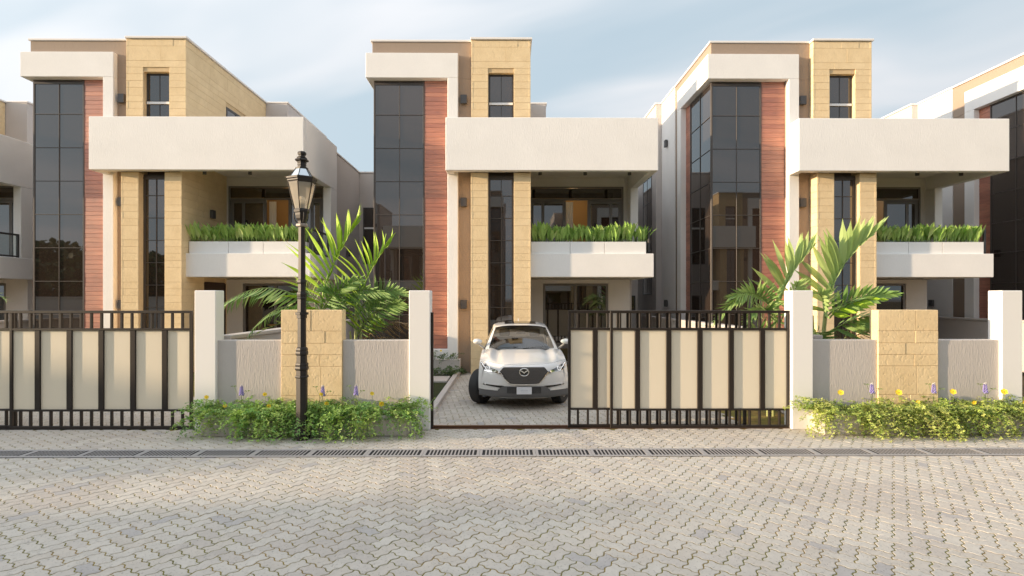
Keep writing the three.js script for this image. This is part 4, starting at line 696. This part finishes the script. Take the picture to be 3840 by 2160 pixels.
// ---------------------------------------------------------------- white crossover in the driveway (u = metres back from the nose, x across, y up)
{
  const car = thing('parked_car', 'white crossover car parked nose out in the open driveway', 'car', [0.325, 0, -10.9]);
  car.rotation.y = 0.010;
  const paint = phys(0.80, 0.785, 0.775, { roughness: 0.34, clearcoat: 1, clearcoatRoughness: 0.04 });
  const black = phys(0.022, 0.020, 0.019, { roughness: 0.45 }), cladding = std(0.135, 0.135, 0.142, { roughness: 0.6 });
  const chrome = std(0.78, 0.77, 0.76, { roughness: 0.10, metalness: 1 }), seal = std(0.03, 0.03, 0.03, { roughness: 0.5 });
  const lens = phys(0.06, 0.045, 0.038, { roughness: 0.05, ior: 1.9, clearcoat: 1 }), white = new THREE.MeshStandardMaterial({ color: rgb(0.9, 0.9, 0.92), emissive: rgb(1, 1, 1), emissiveIntensity: 0.25 });
  const screen = phys(0.60, 0.60, 0.58, { roughness: 0.015, transmission: 1, thickness: 0, ior: 2.1 });
  // nose and bonnet: rows of [u, y at the middle, half width, u added at the edge, y added at the edge]
  const rows = [[0.20, 0.215, 0.84, 0.24, 0.03], [0.09, 0.245, 0.885, 0.30, 0.02], [0.045, 0.33, 0.905, 0.36, 0.01], [0.02, 0.45, 0.912, 0.40, 0], [0.0, 0.56, 0.914, 0.44, 0], [0.005, 0.68, 0.912, 0.47, 0], [0.03, 0.79, 0.905, 0.49, 0.01], [0.065, 0.855, 0.90, 0.52, 0.03], [0.12, 0.895, 0.893, 0.56, 0.05], [0.26, 0.940, 0.888, 0.56, 0.045], [0.50, 1.000, 0.884, 0.50, 0.02], [0.80, 1.058, 0.880, 0.40, -0.01], [1.10, 1.100, 0.874, 0.28, -0.03], [1.32, 1.125, 0.868, 0.2, -0.045]];
  const NR = rows.length - 1;
  const row = v => { const f = clamp(v, 0, 1) * NR, i = Math.min(Math.floor(f), NR - 1), t = f - i; return rows[0].map((_, k) => { const a = rows[Math.max(i - 1, 0)][k], b = rows[i][k], c = rows[i + 1][k], d = rows[Math.min(i + 2, NR)][k]; return b + 0.5 * t * (c - a + t * (2 * a - 5 * b + 4 * c - d + t * (3 * (b - c) + d - a))); }); };
  const S = (s, v) => { const [u, y, w, du, dy] = row(v), q = Math.abs(s); const hood = smooth(0.55, 0.75, v); let yy = y + dy * q * q; yy += hood * (0.026 * Math.exp(-(((q - 0.80) / 0.10) ** 2)) - 0.012 * Math.exp(-(((q - 0.60) / 0.09) ** 2))); return [s * w, yy, u + du * Math.pow(q, 2.7)]; };
  function surf(nu, nv, fn) { const g = new THREE.BufferGeometry(), p = [], uv = [], ix = []; for (let j = 0; j <= nv; j++) for (let i = 0; i <= nu; i++) { const q = fn(i / nu, j / nv); p.push(q[0], q[1], -q[2]); uv.push(q[0], q[1]); } for (let j = 0; j < nv; j++) for (let i = 0; i < nu; i++) { const a = j * (nu + 1) + i; ix.push(a, a + 1, a + nu + 2, a, a + nu + 2, a + nu + 1); } g.setAttribute('position', new THREE.BufferAttribute(new Float32Array(p), 3)); g.setAttribute('uv', new THREE.BufferAttribute(new Float32Array(uv), 2)); g.setIndex(ix); g.computeVertexNormals(); return g; }
  function frontU(x, y) { let lo = 0, hi = 0.68; for (let k = 0; k < 26; k++) { const v = (lo + hi) / 2, w = row(v)[2], q = S(clamp(x / w, -1, 1), v); if (q[1] < y) lo = v; else hi = v; } const v = (lo + hi) / 2; return S(clamp(x / row(v)[2], -1, 1), v)[2]; }
  const patch = (x0, x1, top, bot, nx, ny, off) => surf(nx, ny, (a, b) => { const x = lerp(x0, x1, a), y = lerp(bot(x), top(x), b); return [x, y, frontU(x, y) - off]; });
  const solid = (x0, x1, top, bot, nx, ny, off) => join(patch(x0, x1, top, bot, nx, ny, off), surf(nx, 1, (a, b) => { const x = lerp(x0, x1, a), y = top(x); return [x, y, frontU(x, y) - off * (1 - b) + 0.01 * b]; }), surf(nx, 1, (a, b) => { const x = lerp(x0, x1, a), y = bot(x); return [x, y, frontU(x, y) - off * b + 0.01 * (1 - b)]; }));
  const bothSides = f => join(f(1), f(-1));
  const mir = g => { const m = g.clone(); m.scale(-1, 1, 1); const ix = m.index; if (ix) { const a = ix.array; for (let i = 0; i < a.length; i += 3) { const t = a[i]; a[i] = a[i + 1]; a[i + 1] = t; } } m.computeVertexNormals(); return m; };
  // body shell: nose + bonnet, flanks, tail
  const cut = 0.615;
  const nose = surf(56, 44, (a, b) => S(a * 2 - 1, b * cut)), hood = surf(56, 34, (a, b) => S(a * 2 - 1, lerp(cut + 0.004, 1, b)));
  const flank = (() => { const nu = 110, nv = 22, p = [], ix = [], at = []; for (let j = 0; j <= nv; j++) for (let i = 0; i <= nu; i++) { const u = lerp(0.36, 4.48, i / nu), top = u < 1.35 ? lerp(0.90, 1.085, smooth(0.3, 1.35, u)) : lerp(1.085, 1.15, (u - 1.35) / 3.1), y = lerp(0.25, top, j / nv), b = j / nv, bulge = 0.03 * Math.exp(-(((u - 0.93) / 0.42) ** 2)) + 0.03 * Math.exp(-(((u - 3.63) / 0.42) ** 2)); const x = 0.885 + bulge * (1 - b * 0.6) + 0.028 * Math.sin(b * Math.PI) - 0.05 * b * b - 0.05 * smooth(4.0, 4.5, u) - 0.05 * (1 - smooth(0.36, 0.62, u)); p.push(x, y, -u); at.push([u, y]); }
    for (let j = 0; j < nv; j++) for (let i = 0; i < nu; i++) { const a = j * (nu + 1) + i, c = at[a]; if (Math.hypot(c[0] + 0.02 - 0.93, c[1] - 0.36) < 0.40 || Math.hypot(c[0] + 0.02 - 3.63, c[1] - 0.36) < 0.40) continue; ix.push(a, a + 1, a + nu + 2, a, a + nu + 2, a + nu + 1); }
    const g = new THREE.BufferGeometry(); g.setAttribute('position', new THREE.BufferAttribute(new Float32Array(p), 3)); g.setAttribute('uv', new THREE.BufferAttribute(new Float32Array(p.length / 3 * 2), 2)); g.setIndex(ix); g.computeVertexNormals(); return g; })();
  const tail = surf(10, 10, (a, b) => [(a * 2 - 1) * lerp(0.82, 0.66, b * b), lerp(0.3, 1.5, b), 4.48 - 0.35 * b * b * b]);
  mesh('body', join(nose, flank, mir(flank), tail), paint, car); mesh('bonnet', hood, paint, car);
  mesh('underbody', join(box(-0.80, 0.80, 0.26, 0.50, 1.4, 4.3, 0), box(-0.55, 0.55, 0.26, 0.60, 0.45, 1.4, 0), box(-0.8, 0.8, 0.5, 0.95, 1.32, 4.3, 0)), std(0.02, 0.02, 0.02), car);
  // roof, pillars, glass
  const belt = u => lerp(1.085, 1.15, (u - 1.35) / 3.1);
  const ws = (s, t) => [s * lerp(0.735, 0.59, t), lerp(1.118, 1.555, t) + 0.018 * Math.sin(Math.PI * t) - 0.03 * s * s * (1 - 0.5 * t), lerp(1.22, 2.05, t) + lerp(0.18, 0.10, t) * s * s];
  mesh('windscreen', surf(24, 16, (a, b) => ws((a * 2 - 1) * 0.985, b)), screen, car);
  mesh('windscreen_seal', join(surf(24, 1, (a, b) => { const q = ws(a * 2 - 1, 0.0); return [q[0], q[1] - 0.012 + b * 0.022, q[2] - 0.004 - 0.02 * (1 - b)]; })), seal, car);
  const roofY = t => 1.575 + 0.105 * Math.sin(Math.PI * Math.min(1, 0.10 + 0.75 * t)) - 0.08 * t * t, roof = (s, t) => { const q = Math.abs(s); return [s * lerp(0.60, 0.585, t) * (1 + 0.06 * t * (1 - t)), roofY(t) - 0.006 - 0.055 * Math.pow(q, 3.2) - 0.0 + (t < 0.02 ? -0.01 : 0), lerp(2.06, 4.15, t) + 0.10 * s * s * (1 - t)]; };
  mesh('roof', join(surf(30, 24, (a, b) => roof(a * 2 - 1, b))), paint, car);
  const pil = s => surf(4, 14, (a, b) => { const A = ws(s, b), o = [s * (lerp(0.845, 0.655, Math.pow(b, 0.9))), A[1] - 0.02 - 0.03 * b, A[2] + 0.12]; const m = [s * (Math.abs(A[0]) * 0.45 + Math.abs(o[0]) * 0.55 + 0.012), (A[1] + o[1]) / 2 + 0.012, (A[2] + o[2]) / 2 - 0.02]; const t = a; return [0, 1, 2].map(k => (1 - t) * (1 - t) * A[k] + 2 * t * (1 - t) * m[k] + t * t * o[k]); });
  const railF = s => surf(3, 20, (a, b) => { const A = roof(s, b), o = [s * (0.655 + 0.01 * b), A[1] - 0.05, A[2] + 0.03]; return [0, 1, 2].map(k => lerp(A[k], o[k], a) + (k === 0 ? s * 0.012 * Math.sin(Math.PI * a) : 0)); });
  mesh('pillar', join(pil(1), railF(1)), paint, car); mesh('pillar', join(pil(-1), railF(-1)), paint, car);
  const sideG = s => surf(20, 6, (a, b) => { const u0 = lerp(1.45, 4.25, a), u1 = lerp(2.17, 4.0, a); return [s * lerp(0.845, 0.66, b), lerp(belt(u0) - 0.01, roofY(a) - 0.115, b), lerp(u0, u1, b)]; });
  mesh('side_window', sideG(1), phys(0.02, 0.02, 0.02, { roughness: 0.03, ior: 1.8 }), car); mesh('side_window', sideG(-1), phys(0.02, 0.02, 0.02, { roughness: 0.03, ior: 1.8 }), car);
  mesh('cowl', surf(20, 3, (a, b) => { const s = a * 2 - 1, q = ws(s, 0); return [s * 0.80, lerp(1.095, 1.112, b) - 0.04 * s * s, q[2] - 0.10 * (1 - b)]; }), seal, car);
  mesh('sunroof', surf(12, 6, (a, b) => { const q = roof((a * 2 - 1) * 0.62, lerp(0.10, 0.42, b)); return [q[0], q[1] + 0.006, q[2]]; }), phys(0.025, 0.022, 0.02, { roughness: 0.03, ior: 2.0 }), car);
  mesh('aerial', (() => { const g = new THREE.ConeGeometry(0.035, 0.11, 8); g.scale(0.5, 1, 1.6); return g.translate(0, 1.665, -3.9); })(), paint, car);
  for (const s of [-1, 1]) mesh('wiper', tube([[s * 0.30 - 0.28, 1.128, -1.20], [s * 0.30, 1.150, -1.235], [s * 0.30 + 0.28, 1.150, -1.30]], 0.007, 8, 5), seal, car);
  // cabin
  const trim = std(0.10, 0.075, 0.055), seatM = std(0.30, 0.24, 0.18);
  mesh('dashboard', join(box(-0.72, 0.72, 0.85, 1.075, 1.62, 1.95, 0.03), box(0.18, 0.55, 1.05, 1.10, 1.66, 1.9, 0.02)), trim, car);
  for (const s of [-1, 1]) mesh('seat', join(box(s * 0.37 - 0.24, s * 0.37 + 0.24, 0.55, 1.28, 2.72, 2.90, 0.05), box(s * 0.37 - 0.25, s * 0.37 + 0.25, 0.5, 0.68, 2.2, 2.75, 0.05), box(s * 0.37 - 0.13, s * 0.37 + 0.13, 1.30, 1.47, 2.76, 2.87, 0.04)), seatM, car);
  mesh('rear_seat', join(box(-0.66, 0.66, 0.55, 1.22, 3.5, 3.7, 0.05), box(-0.66, 0.66, 0.5, 0.66, 3.0, 3.5, 0.05)), seatM, car);
  mesh('steering_wheel', new THREE.TorusGeometry(0.18, 0.018, 8, 28).rotateX(-0.45).translate(0.37, 1.02, -2.08), trim, car); mesh('inner_mirror', box(-0.11, 0.11, 1.40, 1.46, 1.97, 2.0, 0.01), trim, car);
  // grille with its chrome wing and emblem
  const gw = 0.505, gt = x => { const q = Math.abs(x) / gw; return 0.858 - 0.095 * smooth(0.78, 1.0, q) - 0.01 * q * q; }, gb = x => { const q = Math.abs(x) / gw; return 0.532 + 0.015 * q * q + 0.215 * Math.pow(smooth(0.45, 1.0, q), 1.35); };
  mesh('grille', solid(-gw, gw, gt, gb, 60, 12, 0.012), phys(0.05, 0.042, 0.038, { roughness: 0.5, bumpMap: grilleBump, bumpScale: 0.010 }), car);
  { const gr = [], put2 = (x, y) => { if (y > gt(x) - 0.012 || y < gb(x) + 0.02) return; const u = frontU(x, y); const g = new THREE.OctahedronGeometry(0.011); g.scale(1.5, 0.7, 0.45); gr.push(g.translate(x, y, -u + 0.014)); };
    for (let r = 0; r < 26; r++) for (let c = -26; c <= 26; c++) put2(c * 0.0385 / 2 * 1 + (r % 2) * 0.0096, 0.53 + r * 0.0135); stuff(mesh('grille_studs', join(gr), phys(0.10, 0.085, 0.075, { roughness: 0.4 }), car)); }
  const wing = x => { const q = Math.abs(x) / 0.60; return gb(clamp(x, -gw, gw)) + (Math.abs(x) > gw ? 0.035 * (Math.abs(x) - gw) / 0.09 : 0); };
  mesh('chrome_wing', join(solid(-0.575, 0.575, x => wing(x) + 0.004 + 0.006 * smooth(0.3, 0.5, Math.abs(x)), x => wing(x) - 0.012 - 0.022 * smooth(0.34, 0.54, Math.abs(x)), 70, 3, 0.028)), chrome, car);
  { const e = new THREE.Group(); e.name = 'emblem'; e.position.set(0, 0.765, -frontU(0, 0.765) + 0.028); car.add(e);
    mesh('ring', new THREE.TorusGeometry(0.078, 0.011, 8, 36).scale(1.16, 0.94, 0.8), chrome, e); mesh('disc', new THREE.CylinderGeometry(0.08, 0.08, 0.008, 32).rotateX(Math.PI / 2).scale(1.14, 0.92, 1), black, e);
    const wingShape = new THREE.Shape(); wingShape.moveTo(-0.082, 0.030); wingShape.quadraticCurveTo(-0.05, 0.034, -0.028, 0.018); wingShape.quadraticCurveTo(-0.012, 0.006, 0, -0.002); wingShape.quadraticCurveTo(0.012, 0.006, 0.028, 0.018); wingShape.quadraticCurveTo(0.05, 0.034, 0.082, 0.030); wingShape.quadraticCurveTo(0.06, 0.012, 0.038, 0.0); wingShape.quadraticCurveTo(0.012, -0.014, 0, -0.034); wingShape.quadraticCurveTo(-0.012, -0.014, -0.038, 0.0); wingShape.quadraticCurveTo(-0.06, 0.012, -0.082, 0.030);
    mesh('wings', new THREE.ExtrudeGeometry(wingShape, { depth: 0.006, bevelEnabled: true, bevelSize: 0.002, bevelThickness: 0.003, bevelSegments: 1, curveSegments: 8 }).translate(0, 0.004, 0.004), chrome, e); }
  // headlights
  const ht = x => lerp(0.792, 0.925, Math.pow((Math.abs(x) - 0.53) / 0.345, 1.25)), hb = x => { const t = (Math.abs(x) - 0.53) / 0.345; return lerp(0.768, 0.775, t) - 0.012 * Math.sin(Math.PI * t) + 0.10 * Math.pow(smooth(0.74, 1, t), 1.4); };
  for (const s of [-1, 1]) {
    const x0 = s > 0 ? 0.53 : -0.872, x1 = s > 0 ? 0.872 : -0.53, h = mesh('headlight', solid(x0, x1, ht, hb, 24, 8, 0.010), lens, car);
    const cx = s * 0.725, cy = 0.815, arc = [], r = 0.040; for (let i = 0; i <= 22; i++) { const a = -2.5 + 5.0 * i / 22, x = cx + Math.sin(a) * r * 1.05, y = cy - Math.cos(a) * r; arc.push([x, y, -frontU(x, y) + 0.014]); }
    mesh('light_ring', tube(arc, 0.0085, 36, 6), white, h);
    const bar = []; for (let i = 0; i <= 10; i++) { const t = i / 10, x = s * lerp(0.775, 0.855, t), y = lerp(0.822, 0.905, Math.pow(t, 1.5)); bar.push([x, y, -frontU(x, y) + 0.014]); } mesh('light_bar', tube(bar, 0.0095, 14, 6), white, h);
    mesh('chrome_strip', solid(s > 0 ? 0.535 : -0.80, s > 0 ? 0.80 : -0.535, x => hb(x) + 0.006, x => hb(x) - 0.006, 18, 1, 0.014), chrome, h);
    mesh('reflector', new THREE.SphereGeometry(0.026, 14, 10).translate(cx, cy, -frontU(cx, cy) + 0.002), chrome, h);
  }
  // bumper: lower cladding, slots, lower intake, plate
  const cladTop = x => { const q = Math.abs(x); return 0.385 + 0.008 * q + 0.095 * (1 - smooth(0.40, 0.56, q)); };
  mesh('bumper_cladding', solid(-0.905, 0.905, cladTop, x => 0.225 + 0.03 * Math.pow(Math.abs(x), 3), 64, 8, 0.014), cladding, car);
  mesh('intake', solid(-0.335, 0.335, x => 0.468, x => 0.345, 30, 6, 0.018), black, car);
  { const b = []; for (let i = 0; i < 5; i++) b.push(solid(-0.33, 0.33, x => 0.362 + i * 0.0235, x => 0.355 + i * 0.0235, 30, 1, 0.026)); mesh('intake_bars', join(b), cladding, car); }
  for (const s of [-1, 1]) {
    const X = (a, b) => s > 0 ? [a, b] : [-b, -a];
    mesh('bumper_trim', join(solid(...X(0.46, 0.845), x => 0.512 + 0.022 * (Math.abs(x) - 0.46), x => 0.495 + 0.022 * (Math.abs(x) - 0.46), 20, 2, 0.022)), paint, car);
    mesh('fog_slot', solid(...X(0.40, 0.822), x => 0.492 + 0.03 * (Math.abs(x) - 0.45) / 0.37, x => 0.448 + 0.035 * (Math.abs(x) - 0.45) / 0.37, 20, 3, 0.012), black, car);
    const fx = s * 0.765; mesh('fog_lamp', new THREE.SphereGeometry(0.019, 12, 8).translate(fx, 0.497, -frontU(fx, 0.497) + 0.008), chrome, car);
    mesh('bumper_lip', solid(...X(0.52, 0.86), x => 0.440 + 0.05 * (Math.abs(x) - 0.5), x => 0.392, 20, 3, 0.020), paint, car);
    // mirrors
    const hd = new THREE.SphereGeometry(1, 22, 14); hd.scale(0.105, 0.072, 0.11); { const p = hd.attributes.position; for (let i = 0; i < p.count; i++) { const x = p.getX(i) * s; p.setY(i, p.getY(i) * (0.82 + 1.6 * Math.max(0, x + 0.02)) + 0.012); if (p.getZ(i) < -0.05) p.setZ(i, -0.05); } hd.computeVertexNormals(); }
    const m = mesh('door_mirror', hd.translate(s * 0.985, 1.245, -1.55), paint, car); mesh('mirror_foot', tube([[s * 0.84, 1.105, -1.55], [s * 0.90, 1.15, -1.54], [s * 0.96, 1.195, -1.54]], 0.026, 6, 8, 0.8), std(0.42, 0.38, 0.35, { roughness: 0.5 }), m);
  }
  { const p = new THREE.Group(); p.name = 'number_plate'; p.position.set(0, 0.405, -frontU(0, 0.40) + 0.04); car.add(p);
    mesh('holder', box(-0.158, 0.158, -0.08, 0.08, -0.004, 0.012, 0.006), black, p);
    const cv = document.createElement('canvas'); cv.width = 512; cv.height = 256; const c = cv.getContext('2d'); c.fillStyle = '#e6e8ee'; c.fillRect(0, 0, 512, 256); c.fillStyle = '#b9c0cc'; c.font = '92px sans-serif'; c.textAlign = 'center'; c.fillText('vision', 256, 150); c.fillRect(290, 58, 60, 5); c.fillStyle = '#ccd1da'; c.fillRect(160, 190, 200, 5);
    const tx = new THREE.CanvasTexture(cv); tx.colorSpace = THREE.SRGBColorSpace;
    mesh('plate', new THREE.PlaneGeometry(0.296, 0.142).translate(0, 0, 0.0075), new THREE.MeshStandardMaterial({ map: tx, roughness: 0.35 }), p);
    mesh('plate_edge', box(-0.149, 0.149, -0.072, 0.072, -0.007, 0.0, 0.003), M.smoothWhite, p); }
  // wheels: the front pair turned
  const tyre = lathe([[0.24, -0.11], [0.335, -0.113], [0.356, -0.095], [0.362, -0.05], [0.362, 0.05], [0.356, 0.095], [0.335, 0.113], [0.24, 0.11], [0.235, 0], [0.24, -0.11]], 48).rotateZ(Math.PI / 2);
  const rim = (() => { const p = [lathe([[0, 0.04], [0.06, 0.045], [0.07, 0.03], [0.07, -0.02], [0, -0.02]], 20), lathe([[0.225, 0.09], [0.245, 0.1], [0.245, -0.1], [0.225, -0.09], [0.225, 0.09]], 40)]; for (let i = 0; i < 10; i++) { const g = new THREE.BoxGeometry(0.19, 0.03, 0.03).translate(0.14, 0.04, 0); g.rotateY(i * Math.PI / 5 + (i % 2 ? 0.12 : -0.12)); p.push(g); } return join(p).rotateZ(-Math.PI / 2); })();
  const rimM = std(0.42, 0.42, 0.43, { roughness: 0.3, metalness: 0.9 });
  for (const [s, u, st] of [[-1, 0.90, -0.5], [1, 0.93, -0.44], [-1, 3.63, 0], [1, 3.63, 0]]) { const w = new THREE.Group(); w.name = 'wheel'; w.position.set(s * 0.80 + (st && s < 0 ? -0.075 : 0), 0.362, -u); w.rotation.y = st; car.add(w); mesh('tyre', tyre, M.rubber, w); const r = mesh('rim', rim, rimM, w); if (s < 0) r.rotation.y = Math.PI; mesh('disc', new THREE.CylinderGeometry(0.16, 0.16, 0.02, 24).rotateZ(Math.PI / 2), rimM, w); }
  for (const s of [-1, 1]) mesh('arch_trim', (() => { const a = []; for (let i = 0; i <= 20; i++) { const t = Math.PI * (0.02 + 0.96 * i / 20); a.push([s * 0.905, 0.36 + Math.sin(t) * 0.40, -0.93 + Math.cos(t) * 0.40]); } return tube(a, 0.026, 30, 6); })(), cladding, car);
}
renderer.render(scene, camera);
